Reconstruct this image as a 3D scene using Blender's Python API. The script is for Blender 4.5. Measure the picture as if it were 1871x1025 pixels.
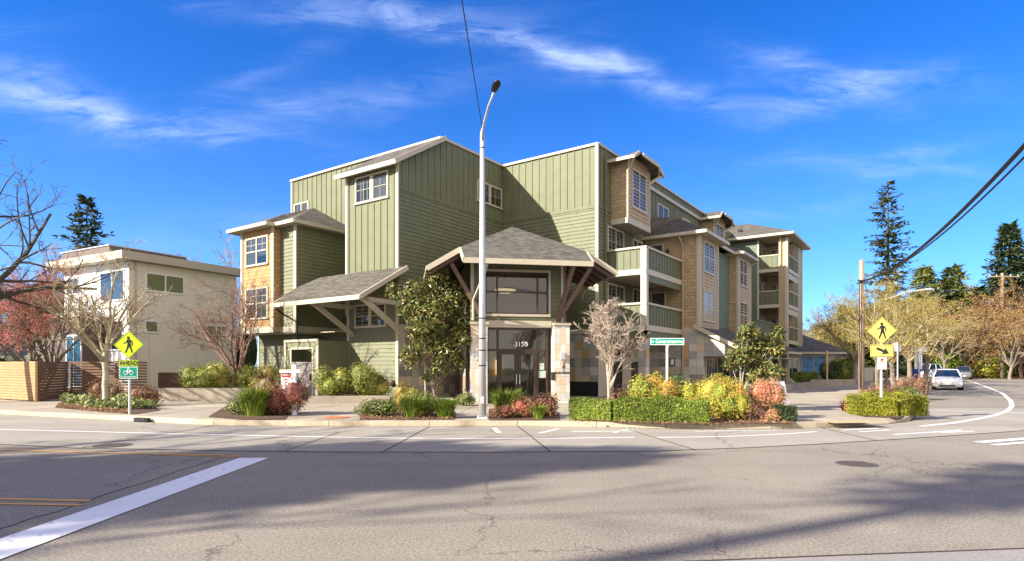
import bpy, math, random
from math import sin, cos, radians, pi, sqrt, atan2
from mathutils import Vector, Matrix
from mathutils.geometry import tessellate_polygon

for o in list(bpy.data.objects): bpy.data.objects.remove(o)
S = bpy.context.scene
COL = S.collection

# ------------------------------------------------------------------ camera, world, sun
F, CX, HZ, H = 1100.0, 935.5, 669.0, 1.7
cd = bpy.data.cameras.new('camera'); cam = bpy.data.objects.new('camera', cd); COL.objects.link(cam)
cam.location = (0, 0, H); cam.rotation_euler = (pi/2, 0, 0)
cd.sensor_width = 36; cd.lens = 36*F/1871; cd.shift_y = (HZ-512.5)/1871
cd.clip_end = 3000; cd.clip_start = 0.1
S.camera = cam

SUN_EL = radians(27.8); SUN_D = Vector((.896*cos(SUN_EL), .444*cos(SUN_EL), -sin(SUN_EL)))
S.view_settings.view_transform = 'Standard'; S.view_settings.look = 'None'
S.view_settings.exposure = 1.34; S.view_settings.gamma = 1
ld = bpy.data.lights.new('sun', 'SUN'); sun = bpy.data.objects.new('sun', ld); COL.objects.link(sun)
ld.energy = 5.0; ld.angle = radians(.6); ld.color = (1, .91, .77)
sun.rotation_euler = SUN_D.to_track_quat('-Z', 'Y').to_euler(); sun.location = (-40, -20, 40)

W = bpy.data.worlds.new("World"); S.world = W; W.use_nodes = True
def build_world():
    nt = W.node_tree; N = nt.nodes; Lk = nt.links; N.clear()
    def nn(t, **k):
        n = N.new(t)
        for a, b in k.items(): setattr(n, a, b)
        return n
    def M(op, a, b=None, c=None, clamp=False):
        n = nn('ShaderNodeMath', operation=op, use_clamp=clamp)
        for i, v in enumerate((a, b, c)):
            if v is None: continue
            if isinstance(v, (int, float)): n.inputs[i].default_value = v
            else: Lk.new(v, n.inputs[i])
        return n.outputs[0]
    out = nn('ShaderNodeOutputWorld'); bg = nn('ShaderNodeBackground'); Lk.new(bg.outputs[0], out.inputs[0])
    sky = nn('ShaderNodeTexSky', sky_type='NISHITA', sun_disc=False, sun_elevation=SUN_EL, sun_rotation=radians(243.6))
    sky.air_density = 1.0; sky.dust_density = 0.0; sky.ozone_density = 4.0; sky.altitude = 300
    hs = nn('ShaderNodeHueSaturation'); hs.inputs['Saturation'].default_value = 1.38; hs.inputs['Value'].default_value = 1.0
    hs.inputs['Hue'].default_value = .497
    Lk.new(sky.outputs[0], hs.inputs['Color'])
    tc = nn('ShaderNodeTexCoord'); sp = nn('ShaderNodeSeparateXYZ'); Lk.new(tc.outputs['Generated'], sp.inputs[0])
    yy = M('MAXIMUM', sp.outputs[1], .15)
    U = M('DIVIDE', sp.outputs[0], yy); V = M('DIVIDE', sp.outputs[2], yy)
    front = M('MULTIPLY', M('GREATER_THAN', sp.outputs[1], .16), 1.0)
    total = None
    # wisps of cirrus, each a streak in direction space: centre, angle, length, width, strength
    wisps = [(-.74, .44, -12, .22, .040, .85), (-.58, .405, -9, .25, .028, .7), (-.36, .43, 8, .30, .045, .6), (-.82, .49, -20, .12, .05, .45),
             (-.26, .60, 0, .26, .035, .5), (.00, .545, -14, .30, .032, .75), (.20, .49, -18, .22, .03, .55), (-.12, .575, -4, .2, .03, .5),
             (.50, .475, -22, .13, .035, .8), (.58, .45, 10, .13, .03, .75), (.55, .46, 0, .20, .05, .35),
             (.62, .33, -4, .22, .028, .55), (.45, .255, 3, .2, .035, .35), (-.45, .22, 4, .35, .04, .3), (.70, .35, 15, .10, .02, .4),
             (-.95, .56, 0, .15, .03, .4), (-.40, .50, 20, .12, .03, .35), (.12, .51, -8, .12, .03, .5)]
    wc = nn('ShaderNodeCombineXYZ'); Lk.new(U, wc.inputs[0]); Lk.new(V, wc.inputs[1])
    warp = nn('ShaderNodeTexNoise'); warp.inputs['Scale'].default_value = 5; warp.inputs['Detail'].default_value = 4; Lk.new(wc.outputs[0], warp.inputs['Vector'])
    ws = nn('ShaderNodeSeparateColor'); Lk.new(warp.outputs['Color'], ws.inputs[0])
    U2 = M('ADD', U, M('MULTIPLY', M('SUBTRACT', ws.outputs[0], .5), .16)); V2 = M('ADD', V, M('MULTIPLY', M('SUBTRACT', ws.outputs[1], .5), .11))
    for (cu, cv, ang, L, w, st) in wisps:
        a = radians(ang)
        du = M('SUBTRACT', U2, cu); dv = M('SUBTRACT', V2, cv)
        p = M('MULTIPLY', M('ADD', M('MULTIPLY', du, cos(a)), M('MULTIPLY', dv, sin(a))), 1/L)
        q = M('MULTIPLY', M('SUBTRACT', M('MULTIPLY', dv, cos(a)), M('MULTIPLY', du, sin(a))), 1/(w*.72))
        e = M('EXPONENT', M('MULTIPLY', M('ADD', M('MULTIPLY', p, p), M('MULTIPLY', q, q)), -1.0))
        e = M('MULTIPLY', e, st*.68)
        total = e if total is None else M('ADD', total, e)
    mp = nn('ShaderNodeMapping'); mp.inputs['Rotation'].default_value = (0, 0, radians(8)); mp.inputs['Scale'].default_value = (2.6, 12, 1)
    Lk.new(wc.outputs[0], mp.inputs[0])
    nz = nn('ShaderNodeTexNoise'); nz.inputs['Scale'].default_value = 2.2; nz.inputs['Detail'].default_value = 12; nz.inputs['Roughness'].default_value = .68
    nz.inputs['Distortion'].default_value = .6
    Lk.new(mp.outputs[0], nz.inputs['Vector'])
    r = nn('ShaderNodeMapRange'); r.inputs[1].default_value = .38; r.inputs[2].default_value = .70; Lk.new(nz.outputs[0], r.inputs[0])
    cl = M('MULTIPLY', M('MULTIPLY', total, M('ADD', M('MULTIPLY', r.outputs[0], .95), .08)), front)
    cl = M('MINIMUM', M('MULTIPLY', cl, .85), .75)
    mx = nn('ShaderNodeMix', data_type='RGBA'); Lk.new(cl, mx.inputs[0]); tn = nn('ShaderNodeMix', data_type='RGBA', blend_type='MULTIPLY'); tn.inputs[0].default_value = 1; Lk.new(hs.outputs[0], tn.inputs[6]); tn.inputs[7].default_value = (.29, .62, 1.0, 1)
    Lk.new(tn.outputs[2], mx.inputs[6]); mx.inputs[7].default_value = (3.0, 3.7, 5.6, 1)
    # pale air low over the horizon, and an added unseen warm cloud glow behind the camera, for fill light
    hz_ = M('MULTIPLY', M('EXPONENT', M('MULTIPLY', M('MAXIMUM', sp.outputs[2], 0.0), -6.0)), .55)
    m2 = nn('ShaderNodeMix', data_type='RGBA'); Lk.new(hz_, m2.inputs[0]); Lk.new(mx.outputs[2], m2.inputs[6]); m2.inputs[7].default_value = (3.0, 4.3, 5.6, 1)
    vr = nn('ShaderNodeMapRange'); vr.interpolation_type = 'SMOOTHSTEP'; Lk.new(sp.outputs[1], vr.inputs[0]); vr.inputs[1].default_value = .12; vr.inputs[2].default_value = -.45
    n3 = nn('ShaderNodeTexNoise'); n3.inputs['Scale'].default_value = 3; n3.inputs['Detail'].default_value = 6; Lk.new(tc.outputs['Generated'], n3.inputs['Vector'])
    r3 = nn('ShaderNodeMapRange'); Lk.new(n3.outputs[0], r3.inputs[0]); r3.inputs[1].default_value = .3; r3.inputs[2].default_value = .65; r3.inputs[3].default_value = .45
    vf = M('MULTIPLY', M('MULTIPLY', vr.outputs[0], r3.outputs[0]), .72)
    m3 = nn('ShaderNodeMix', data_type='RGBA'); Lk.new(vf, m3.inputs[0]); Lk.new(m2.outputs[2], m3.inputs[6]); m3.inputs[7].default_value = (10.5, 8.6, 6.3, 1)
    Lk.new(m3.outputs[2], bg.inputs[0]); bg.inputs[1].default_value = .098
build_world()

# ------------------------------------------------------------------ helpers: frames, meshes, tags
RA = radians(35); T0 = (-5.19, 27.5)
EU = (sin(RA), cos(RA)); EE = (cos(RA), -sin(RA))
def toW(x, y): return (T0[0]+x*EE[0]+y*EU[0], T0[1]+x*EE[1]+y*EU[1])
def toL(X, Y): return ((X-T0[0])*EE[0]+(Y-T0[1])*EE[1], (X-T0[0])*EU[0]+(Y-T0[1])*EU[1])
def gr(px, py, z=0): Y = (H-z)*F/(py-HZ); return ((px-CX)/F*Y, Y)

class MB:
    def __init__(s): s.v = []; s.f = []; s.m = []; s.cm = 0
    def quad(s, *p):
        i = len(s.v); s.v.extend([tuple(q) for q in p]); s.f.append(tuple(range(i, i+len(p)))); s.m.append(s.cm)
    def box8(s, p):   # p: 8 points, bottom ring 0-3 then top ring 4-7
        i = len(s.v); s.v.extend([tuple(q) for q in p])
        for f in ((3,2,1,0),(4,5,6,7),(0,1,5,4),(1,2,6,5),(2,3,7,6),(3,0,4,7)): s.f.append(tuple(i+k for k in f)); s.m.append(s.cm)
    def box(s, x0, x1, y0, y1, z0, z1):
        s.box8([(x0,y0,z0),(x1,y0,z0),(x1,y1,z0),(x0,y1,z0),(x0,y0,z1),(x1,y0,z1),(x1,y1,z1),(x0,y1,z1)])
    def beam(s, a, b, w, h, up=(0,0,1)):
        a = Vector(a); b = Vector(b); d = (b-a).normalized(); u = Vector(up)
        sd = d.cross(u)
        if sd.length < 1e-4: sd = d.cross(Vector((0,1,0)))
        sd.normalize(); u = sd.cross(d).normalized(); sd *= w/2; u *= h/2
        s.box8([a-sd-u, a+sd-u, b+sd-u, b-sd-u, a-sd+u, a+sd+u, b+sd+u, b-sd+u])
    def prism(s, pts, off):   # planar polygon pts (3d), extruded by vector off
        n = len(pts); off = Vector(off); i = len(s.v)
        s.v.extend([tuple(p) for p in pts]); s.v.extend([tuple(Vector(p)+off) for p in pts])
        tris = tessellate_polygon([[Vector(p) for p in pts]])
        for t in tris:
            s.f.append(tuple(i+k for k in t)); s.f.append(tuple(i+n+k for k in reversed(t))); s.m += [s.cm]*2
        for k in range(n):
            l = (k+1) % n; s.f.append((i+k, i+n+k, i+n+l, i+l)); s.m.append(s.cm)
    def tube(s, pts, rad, n=6, cap=True):
        i0 = len(s.v); P = [Vector(p) for p in pts]; k = len(P)
        prev = None
        for j, p in enumerate(P):
            d = (P[min(j+1, k-1)]-P[max(j-1, 0)]).normalized()
            if prev is None:
                r = Vector((1,0,0)) if abs(d.x) < .8 else Vector((0,1,0)); a = d.cross(r).normalized()
            else:
                a = (prev - d*prev.dot(d)); a = a.normalized() if a.length > 1e-6 else d.cross(Vector((1,0,0))).normalized()
            prev = a; b = d.cross(a)
            R = rad[j] if isinstance(rad, (list, tuple)) else rad
            for q in range(n):
                t = 2*pi*q/n; w = p+a*(R*cos(t))+b*(R*sin(t)); s.v.append((w.x, w.y, w.z))
        for j in range(k-1):
            for q in range(n):
                r = (q+1) % n
                s.f.append((i0+j*n+q, i0+j*n+r, i0+(j+1)*n+r, i0+(j+1)*n+q)); s.m.append(s.cm)
        if cap and n > 2:
            s.f.append(tuple(i0+q for q in range(n))[::-1]); s.f.append(tuple(i0+(k-1)*n+q for q in range(n))); s.m += [s.cm]*2
    def ball(s, c, r, nu=10, nv=6, fn=None):
        i = len(s.v); rx, ry, rz = (r, r, r) if isinstance(r, (int, float)) else r
        for a in range(nv+1):
            ph = pi*a/nv
            for b in range(nu):
                th = 2*pi*b/nu; d = Vector((sin(ph)*cos(th), sin(ph)*sin(th), cos(ph))); k = fn(d) if fn else 1
                s.v.append((c[0]+d.x*rx*k, c[1]+d.y*ry*k, c[2]+d.z*rz*k))
        for a in range(nv):
            for b in range(nu):
                e = (b+1) % nu; s.f.append((i+a*nu+b, i+(a+1)*nu+b, i+(a+1)*nu+e, i+a*nu+e)); s.m.append(s.cm)
    def build(s, name, mats, parent=None, smooth=False, loc=None, rotz=0):
        me = bpy.data.meshes.new(name); me.from_pydata(s.v, [], s.f)
        if not isinstance(mats, (list, tuple)): mats = [mats]
        for m in mats: me.materials.append(m)
        if len(mats) > 1: me.polygons.foreach_set('material_index', s.m)
        if smooth: me.polygons.foreach_set('use_smooth', [True]*len(me.polygons))
        me.update()
        o = bpy.data.objects.new(name, me); COL.objects.link(o)
        if parent: o.parent = parent
        if loc: o.location = loc
        o.rotation_euler.z = rotz
        return o

def tag(o, label=None, cat=None, group=None, kind=None):
    if label: o['label'] = label
    if cat: o['category'] = cat
    if group: o['group'] = group
    if kind: o['kind'] = kind
    return o
def thing(name, label, cat, loc=(0,0,0), rotz=0, group=None):
    o = bpy.data.objects.new(name, None); COL.objects.link(o); o.location = loc; o.rotation_euler.z = rotz; o.empty_display_size = .3
    return tag(o, label, cat, group)
def dup(root, loc, rotz, label, scale=1, group=None):
    r = root.copy(); COL.objects.link(r); r.location = loc; r.rotation_euler = (0, 0, rotz)
    r.scale = (scale,)*3 if isinstance(scale, (int, float)) else scale
    r['label'] = label
    if group: r['group'] = group
    for ch in list(root.children):
        c = ch.copy(); COL.objects.link(c); c.parent = r
        for g in ch.children:
            d = g.copy(); COL.objects.link(d); d.parent = c
    return r

# ------------------------------------------------------------------ materials
def newmat(name):
    m = bpy.data.materials.new(name); m.use_nodes = True; nt = m.node_tree
    return m, nt, nt.nodes['Principled BSDF']
def coordn(nt, kind='Object'):
    t = nt.nodes.new('ShaderNodeTexCoord'); return t.outputs[kind]
def noise(nt, vec, scale, detail=4, rough=.5):
    n = nt.nodes.new('ShaderNodeTexNoise'); n.inputs['Scale'].default_value = scale; n.inputs['Detail'].default_value = detail
    n.inputs['Roughness'].default_value = rough; nt.links.new(vec, n.inputs['Vector']); return n
def mixc(nt, fac, a, b, blend='MIX'):
    n = nt.nodes.new('ShaderNodeMix'); n.data_type = 'RGBA'; n.blend_type = blend
    for i, v in ((0, fac), (6, a), (7, b)):
        if isinstance(v, (int, float)): n.inputs[i].default_value = v
        elif isinstance(v, tuple): n.inputs[i].default_value = (*v[:3], 1)
        else: nt.links.new(v, n.inputs[i])
    return n.outputs[2]
def mth(nt, op, a, b=None):
    n = nt.nodes.new('ShaderNodeMath'); n.operation = op
    for i, v in enumerate((a, b)):
        if v is None: continue
        if isinstance(v, (int, float)): n.inputs[i].default_value = v
        else: nt.links.new(v, n.inputs[i])
    return n.outputs[0]
def mrange(nt, v, a, b, c=0., d=1.):
    n = nt.nodes.new('ShaderNodeMapRange'); nt.links.new(v, n.inputs[0])
    for i, x in enumerate((a, b, c, d)): n.inputs[i+1].default_value = x
    return n.outputs[0]
def bump(nt, bsdf, h, strength=.3, dist=.02):
    n = nt.nodes.new('ShaderNodeBump'); n.inputs['Strength'].default_value = strength; n.inputs['Distance'].default_value = dist
    nt.links.new(h, n.inputs['Height']); nt.links.new(n.outputs[0], bsdf.inputs['Normal'])
def paint(name, c, rough=.6, var=.12, scale=3, metal=0., fine=0., spec=.3, grime=0., streak=0.):
    m, nt, b = newmat(name); v = coordn(nt)
    n = noise(nt, v, scale, 5, .6)
    col = mixc(nt, mrange(nt, n.outputs[0], .3, .7), tuple(x*(1-var) for x in c), tuple(min(1, x*(1+var)) for x in c))
    if grime:
        g = noise(nt, v, .7, 8, .7); col = mixc(nt, mrange(nt, g.outputs[0], .5, .75, 0, grime), col, tuple(x*.45 for x in c))
    if streak:
        mp = nt.nodes.new('ShaderNodeMapping'); mp.inputs['Scale'].default_value = (5, 5, .22); nt.links.new(v, mp.inputs[0]); g = noise(nt, mp.outputs[0], 1.0, 6, .7)
        col = mixc(nt, mrange(nt, g.outputs[0], .48, .72, 0, streak), col, tuple(x*.5 for x in c))
    nt.links.new(col, b.inputs['Base Color'])
    b.inputs['Roughness'].default_value = rough; b.inputs['Metallic'].default_value = metal; b.inputs['Specular IOR Level'].default_value = spec
    if fine: f = noise(nt, v, 60, 3); bump(nt, b, f.outputs[0], fine, .01)
    return m
def leafmat(name, cols, rough=.5, trans=.25, hi=1.35):
    m, nt, b = newmat(name)
    g = nt.nodes.new('ShaderNodeNewGeometry'); r = nt.nodes.new('ShaderNodeValToRGB'); nt.links.new(g.outputs['Random Per Island'], r.inputs[0])
    r.color_ramp.interpolation = 'LINEAR'
    while len(r.color_ramp.elements) < len(cols): r.color_ramp.elements.new(.5)
    for i, c in enumerate(cols):
        r.color_ramp.elements[i].position = i/(len(cols)-1) if len(cols) > 1 else 0; r.color_ramp.elements[i].color = (*c, 1)
    n = noise(nt, coordn(nt), 2.2, 3)
    k = mixc(nt, mrange(nt, n.outputs[0], .35, .65), (.62, .62, .62), (hi, hi, hi))
    c = mixc(nt, 1.0, r.outputs[0], k, 'MULTIPLY')
    nt.links.new(c, b.inputs['Base Color']); b.inputs['Roughness'].default_value = rough; b.inputs['Specular IOR Level'].default_value = .35
    if trans:
        t = nt.nodes.new('ShaderNodeBsdfTranslucent'); nt.links.new(c, t.inputs[0]); mx = nt.nodes.new('ShaderNodeMixShader'); mx.inputs[0].default_value = trans
        nt.links.new(b.outputs[0], mx.inputs[1]); nt.links.new(t.outputs[0], mx.inputs[2]); nt.links.new(mx.outputs[0], nt.nodes['Material Output'].inputs[0])
    return m
def xysum(nt):
    s = nt.nodes.new('ShaderNodeSeparateXYZ'); nt.links.new(coordn(nt), s.inputs[0])
    return mth(nt, 'ADD', s.outputs[0], s.outputs[1]), s.outputs[2], s
def shingle_wall(name, c, bw=.28, bh=.19):
    m, nt, b = newmat(name); xy, z, s = xysum(nt)
    cb = nt.nodes.new('ShaderNodeCombineXYZ'); nt.links.new(xy, cb.inputs[0]); nt.links.new(z, cb.inputs[1])
    br = nt.nodes.new('ShaderNodeTexBrick'); nt.links.new(cb.outputs[0], br.inputs[0])
    br.inputs['Scale'].default_value = 1; br.inputs['Brick Width'].default_value = bw; br.inputs['Row Height'].default_value = bh; br.inputs['Mortar Size'].default_value = .011
    br.inputs['Mortar Smooth'].default_value = .1; br.inputs['Bias'].default_value = 0
    br.inputs['Color1'].default_value = (*[x*.84 for x in c], 1); br.inputs['Color2'].default_value = (*[x*1.12 for x in c], 1); br.inputs['Mortar'].default_value = (*[x*.58 for x in c], 1)
    n = noise(nt, coordn(nt), 2, 5); col = mixc(nt, mrange(nt, n.outputs[0], .3, .7, .0, .22), br.outputs[0], tuple(x*.75 for x in c))
    nt.links.new(col, b.inputs['Base Color']); b.inputs['Roughness'].default_value = .75; b.inputs['Specular IOR Level'].default_value = .2
    fz = mth(nt, 'FRACT', mth(nt, 'DIVIDE', z, bh)); h = mth(nt, 'SUBTRACT', mth(nt, 'MULTIPLY', br.outputs['Fac'], -1), fz)
    bump(nt, b, h, .5, .03); return m
def roof_mat(name, c, sx=.33, sy=.14):
    m, nt, b = newmat(name); s = nt.nodes.new('ShaderNodeSeparateXYZ'); v = coordn(nt); nt.links.new(v, s.inputs[0])
    cb = nt.nodes.new('ShaderNodeCombineXYZ'); nt.links.new(mth(nt, 'ADD', s.outputs[0], s.outputs[1]), cb.inputs[0]); nt.links.new(s.outputs[2], cb.inputs[1])
    br = nt.nodes.new('ShaderNodeTexBrick'); nt.links.new(cb.outputs[0], br.inputs[0]); br.inputs['Scale'].default_value = 1
    br.inputs['Brick Width'].default_value = sx; br.inputs['Row Height'].default_value = .075; br.inputs['Mortar Size'].default_value = .006; br.inputs['Bias'].default_value = -.1
    br.inputs['Color1'].default_value = (*[x*.62 for x in c], 1); br.inputs['Color2'].default_value = (*[x*1.35 for x in c], 1); br.inputs['Mortar'].default_value = (*[x*.45 for x in c], 1)
    n = noise(nt, v, 7, 6, .7); col = mixc(nt, mrange(nt, n.outputs[0], .35, .65, 0, .4), br.outputs[0], tuple(x*.8 for x in c))
    n2 = noise(nt, v, 90, 2); col = mixc(nt, .35, col, n2.outputs['Color'], 'OVERLAY')
    nt.links.new(col, b.inputs['Base Color']); b.inputs['Roughness'].default_value = .85; b.inputs['Specular IOR Level'].default_value = .2
    bump(nt, b, n2.outputs[0], .5, .01); return m
def tile_mat(name, size=.44, cols=None, vein=(.36,.33,.28)):
    m, nt, b = newmat(name); xy, z, s = xysum(nt)
    a = mth(nt, 'DIVIDE', xy, size); c = mth(nt, 'DIVIDE', mth(nt, 'ADD', z, .1), size)
    cb = nt.nodes.new('ShaderNodeCombineXYZ'); nt.links.new(mth(nt, 'FLOOR', a), cb.inputs[0]); nt.links.new(mth(nt, 'FLOOR', c), cb.inputs[1])
    wn = nt.nodes.new('ShaderNodeTexWhiteNoise'); nt.links.new(cb.outputs[0], wn.inputs[0])
    r = nt.nodes.new('ShaderNodeValToRGB'); nt.links.new(wn.outputs[0], r.inputs[0]); r.color_ramp.interpolation = 'CONSTANT'
    cols = cols or [(.19,.195,.2), (.30,.29,.27), (.13,.14,.15), (.34,.27,.18), (.22,.24,.24), (.27,.25,.24), (.20,.16,.13), (.32,.32,.31), (.26,.17,.09), (.23,.23,.22)]
    while len(r.color_ramp.elements) < len(cols): r.color_ramp.elements.new(.5)
    for i, cc in enumerate(cols): r.color_ramp.elements[i].position = i/len(cols); r.color_ramp.elements[i].color = (*cc, 1)
    n = noise(nt, coordn(nt), 3.5, 8, .7); n.inputs['Distortion'].default_value = 1.2
    col = mixc(nt, mrange(nt, n.outputs[0], .35, .7, 0, .5), r.outputs[0], vein)
    fa = mth(nt, 'FRACT', a); fc = mth(nt, 'FRACT', c)
    g = mth(nt, 'MAXIMUM', mth(nt, 'LESS_THAN', fa, .018), mth(nt, 'LESS_THAN', fc, .018))
    col = mixc(nt, g, col, (.09,.09,.09))
    nt.links.new(col, b.inputs['Base Color']); b.inputs['Roughness'].default_value = .55
    bump(nt, b, n.outputs[0], .25, .02); return m
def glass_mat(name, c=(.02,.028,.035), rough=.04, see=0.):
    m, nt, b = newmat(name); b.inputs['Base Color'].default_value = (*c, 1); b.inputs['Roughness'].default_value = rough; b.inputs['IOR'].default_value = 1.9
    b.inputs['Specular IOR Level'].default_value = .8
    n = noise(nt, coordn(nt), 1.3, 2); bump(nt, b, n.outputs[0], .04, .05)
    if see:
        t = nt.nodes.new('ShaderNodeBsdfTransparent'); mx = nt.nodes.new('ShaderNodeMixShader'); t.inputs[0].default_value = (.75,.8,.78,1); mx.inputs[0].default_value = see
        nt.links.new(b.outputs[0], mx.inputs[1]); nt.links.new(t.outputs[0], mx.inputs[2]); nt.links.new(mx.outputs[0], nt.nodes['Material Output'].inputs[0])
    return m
def asphalt_mat(name, c, speck=.5, scale=70, patches=.25, cracks=0, stains=.3):
    m, nt, b = newmat(name); v = coordn(nt)
    n1 = noise(nt, v, scale, 3, .8); n2 = noise(nt, v, .35, 6, .6); n3 = noise(nt, v, 260, 2, .7)
    col = mixc(nt, mrange(nt, n2.outputs[0], .3, .7), tuple(x*(1-patches) for x in c), tuple(x*(1+patches*.7) for x in c))
    k = mixc(nt, mrange(nt, n1.outputs[0], .3, .7), (1-speck,)*3, (1+speck,)*3); col = mixc(nt, 1., col, k, 'MULTIPLY')
    k2 = mixc(nt, mrange(nt, n3.outputs[0], .3, .7), (1-speck*.6,)*3, (1+speck*.6,)*3); col = mixc(nt, 1., col, k2, 'MULTIPLY')
    n4 = noise(nt, v, 1.7, 8, .75); col = mixc(nt, mrange(nt, n4.outputs[0], .56, .70, 0, stains), col, tuple(x*.45 for x in c))
    if cracks:
        w = noise(nt, v, 1.3, 6, .7); wv = nt.nodes.new('ShaderNodeVectorMath'); wv.operation = 'ADD'; sc = nt.nodes.new('ShaderNodeVectorMath'); sc.operation = 'SCALE'; sc.inputs['Scale'].default_value = .9
        nt.links.new(w.outputs['Color'], sc.inputs[0]); nt.links.new(v, wv.inputs[0]); nt.links.new(sc.outputs[0], wv.inputs[1])
        vo = nt.nodes.new('ShaderNodeTexVoronoi'); vo.feature = 'DISTANCE_TO_EDGE'; vo.inputs['Scale'].default_value = cracks; nt.links.new(wv.outputs[0], vo.inputs['Vector'])
        mask = noise(nt, v, .22, 3); f = mth(nt, 'MULTIPLY', mrange(nt, vo.outputs[0], .0, .006, 1., 0.), mrange(nt, mask.outputs[0], .44, .52, 0, .85))
        col = mixc(nt, f, col, tuple(x*.22 for x in c))
        mp = nt.nodes.new('ShaderNodeMapping'); mp.inputs['Scale'].default_value = (.06,.9,1); mp.inputs['Rotation'].default_value = (0,0,radians(4)); nt.links.new(v, mp.inputs[0])
        t_ = noise(nt, mp.outputs[0], 1.0, 4, .6); col = mixc(nt, mrange(nt, t_.outputs[0], .5, .68, 0, .28), col, tuple(x*.62 for x in c))
    nt.links.new(col, b.inputs['Base Color']); b.inputs['Roughness'].default_value = .8; b.inputs['Specular IOR Level'].default_value = .3
    bump(nt, b, n1.outputs[0], .6, .008); return m
def worn_paint(name, c, under=(.14,.135,.13), thr=.62):
    m, nt, b = newmat(name); v = coordn(nt); n = noise(nt, v, 9, 9, .75); n2 = noise(nt, v, 1.1, 3)
    f = mrange(nt, mth(nt, 'ADD', n.outputs[0], mth(nt, 'MULTIPLY', mth(nt, 'SUBTRACT', n2.outputs[0], .5), .3)), thr, thr+.08)
    col = mixc(nt, mrange(nt, n2.outputs[0], .3, .7), tuple(x*.88 for x in c), c)
    nt.links.new(mixc(nt, f, col, under), b.inputs['Base Color']); b.inputs['Roughness'].default_value = .6; return m
def wood_mat(name, c, ax=(1,1,14), grime=.5):
    m, nt, b = newmat(name); v = coordn(nt); mp = nt.nodes.new('ShaderNodeMapping'); mp.inputs['Scale'].default_value = ax; nt.links.new(v, mp.inputs[0])
    n = noise(nt, mp.outputs[0], 2.5, 6, .65); n2 = noise(nt, v, .9, 4)
    col = mixc(nt, mrange(nt, n.outputs[0], .3, .7), tuple(x*.6 for x in c), tuple(x*1.25 for x in c))
    col = mixc(nt, mrange(nt, n2.outputs[0], .45, .75, 0, grime), col, tuple(x*.5 for x in c))
    nt.links.new(col, b.inputs['Base Color']); b.inputs['Roughness'].default_value = .7; bump(nt, b, n.outputs[0], .3, .01); return m
def bark_mat(name, c, c2=None, sc=6):
    m, nt, b = newmat(name); v = coordn(nt); n = noise(nt, v, sc, 8, .75)
    col = mixc(nt, mrange(nt, n.outputs[0], .38, .62), c, c2 or tuple(x*.5 for x in c))
    nt.links.new(col, b.inputs['Base Color']); b.inputs['Roughness'].default_value = .85; bump(nt, b, n.outputs[0], .5, .02); return m

GREEN = (.138, .150, .083)
m_green = paint('sage_siding', GREEN, .6, .09, 1.5, grime=.2, streak=.3)
m_green2 = paint('sage_railing', (.125,.138,.082), .55, .05, 1.5)
m_sage = paint('pale_sage_siding', (.165,.170,.105), .6, .08, 1.5, grime=.2, streak=.25)
m_tan2 = shingle_wall('beige_tan_shingles', (.40,.30,.175))
m_tanl = paint('tan_siding', (.40,.31,.19), .6, .07, 2, streak=.2)
m_tan = shingle_wall('tan_shingles', (.40,.245,.11))
m_trim = paint('cream_trim', (.45,.41,.32), .5, .05, 2, grime=.12)
m_white = paint('white_paint', (.78,.78,.78), .45, .04, 2)
m_roof = roof_mat('asphalt_shingles', (.118,.110,.094))
m_tile = tile_mat('slate_tiles', cols=[(.27,.29,.29), (.46,.43,.36), (.17,.18,.18), (.54,.42,.24), (.33,.36,.35), (.42,.37,.32), (.27,.20,.14), (.54,.52,.47), (.44,.28,.10), (.36,.36,.33)])
m_tile2 = tile_mat('sunlit_tone_slate_tiles', .34, [(.60,.57,.52), (.46,.46,.44), (.66,.61,.53), (.56,.44,.29), (.40,.42,.42), (.62,.61,.57), (.52,.40,.27), (.60,.57,.50)], (.66,.62,.55))  # lit copy of the slate: sun on the pillars painted as paler tiles
m_glass = glass_mat('window_glass')
m_glass2 = glass_mat('window_glass_curtained', (.16,.17,.2), .06)
m_see = glass_mat('clear_glass', (.01,.012,.012), .03, .55)
m_pane = glass_mat('pane_glass', (.012,.016,.02), .03, .42)
m_blind = paint('blind_slats', (.42,.40,.36), .7, .08, 1)
m_bronze = paint('bronze_frame', (.045,.032,.026), .4, .1, 4)
m_brown = paint('brown_timber', (.16,.105,.08), .6, .12, 5)
m_joint = paint('board_joint', (.06,.065,.04), .9)
m_dark = paint('dark_recess', (.02,.02,.022), .8, .1, 3)
m_soffit = paint('soffit', (.36,.32,.25), .7, .05, 2)
m_beige = paint('beige_plaster', (.45,.40,.31), .75, .05, 2)
m_conc = asphalt_mat('concrete_wall', (.36,.34,.29), .1, 25, .3)
m_steel = paint('galvanised_steel', (.50,.51,.53), .4, .08, 8, metal=.35)
m_black = paint('black_metal', (.02,.02,.02), .4, .1, 5)
m_bark_d = bark_mat('dark_bark', (.085,.065,.05))
m_bark_r = bark_mat('reddish_bark', (.26,.155,.115), (.14,.08,.06))
m_bark_w = bark_mat('pale_bark', (.50,.46,.38), (.27,.25,.17), 4)
m_bark_p = bark_mat('pale_twig_bark', (.38,.33,.22), (.22,.19,.10), 4)
m_bark_v = bark_mat('pinkish_pale_bark', (.46,.37,.29), (.28,.22,.17), 4)
m_bark_g = bark_mat('grey_bark', (.26,.22,.17), (.14,.115,.085), 5)
m_bark_y = bark_mat('mossy_bark', (.33,.27,.13), (.19,.155,.08), 5)
m_soil = paint('bark_mulch', (.10,.06,.04), .9, .4, 14, fine=.8)

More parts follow.
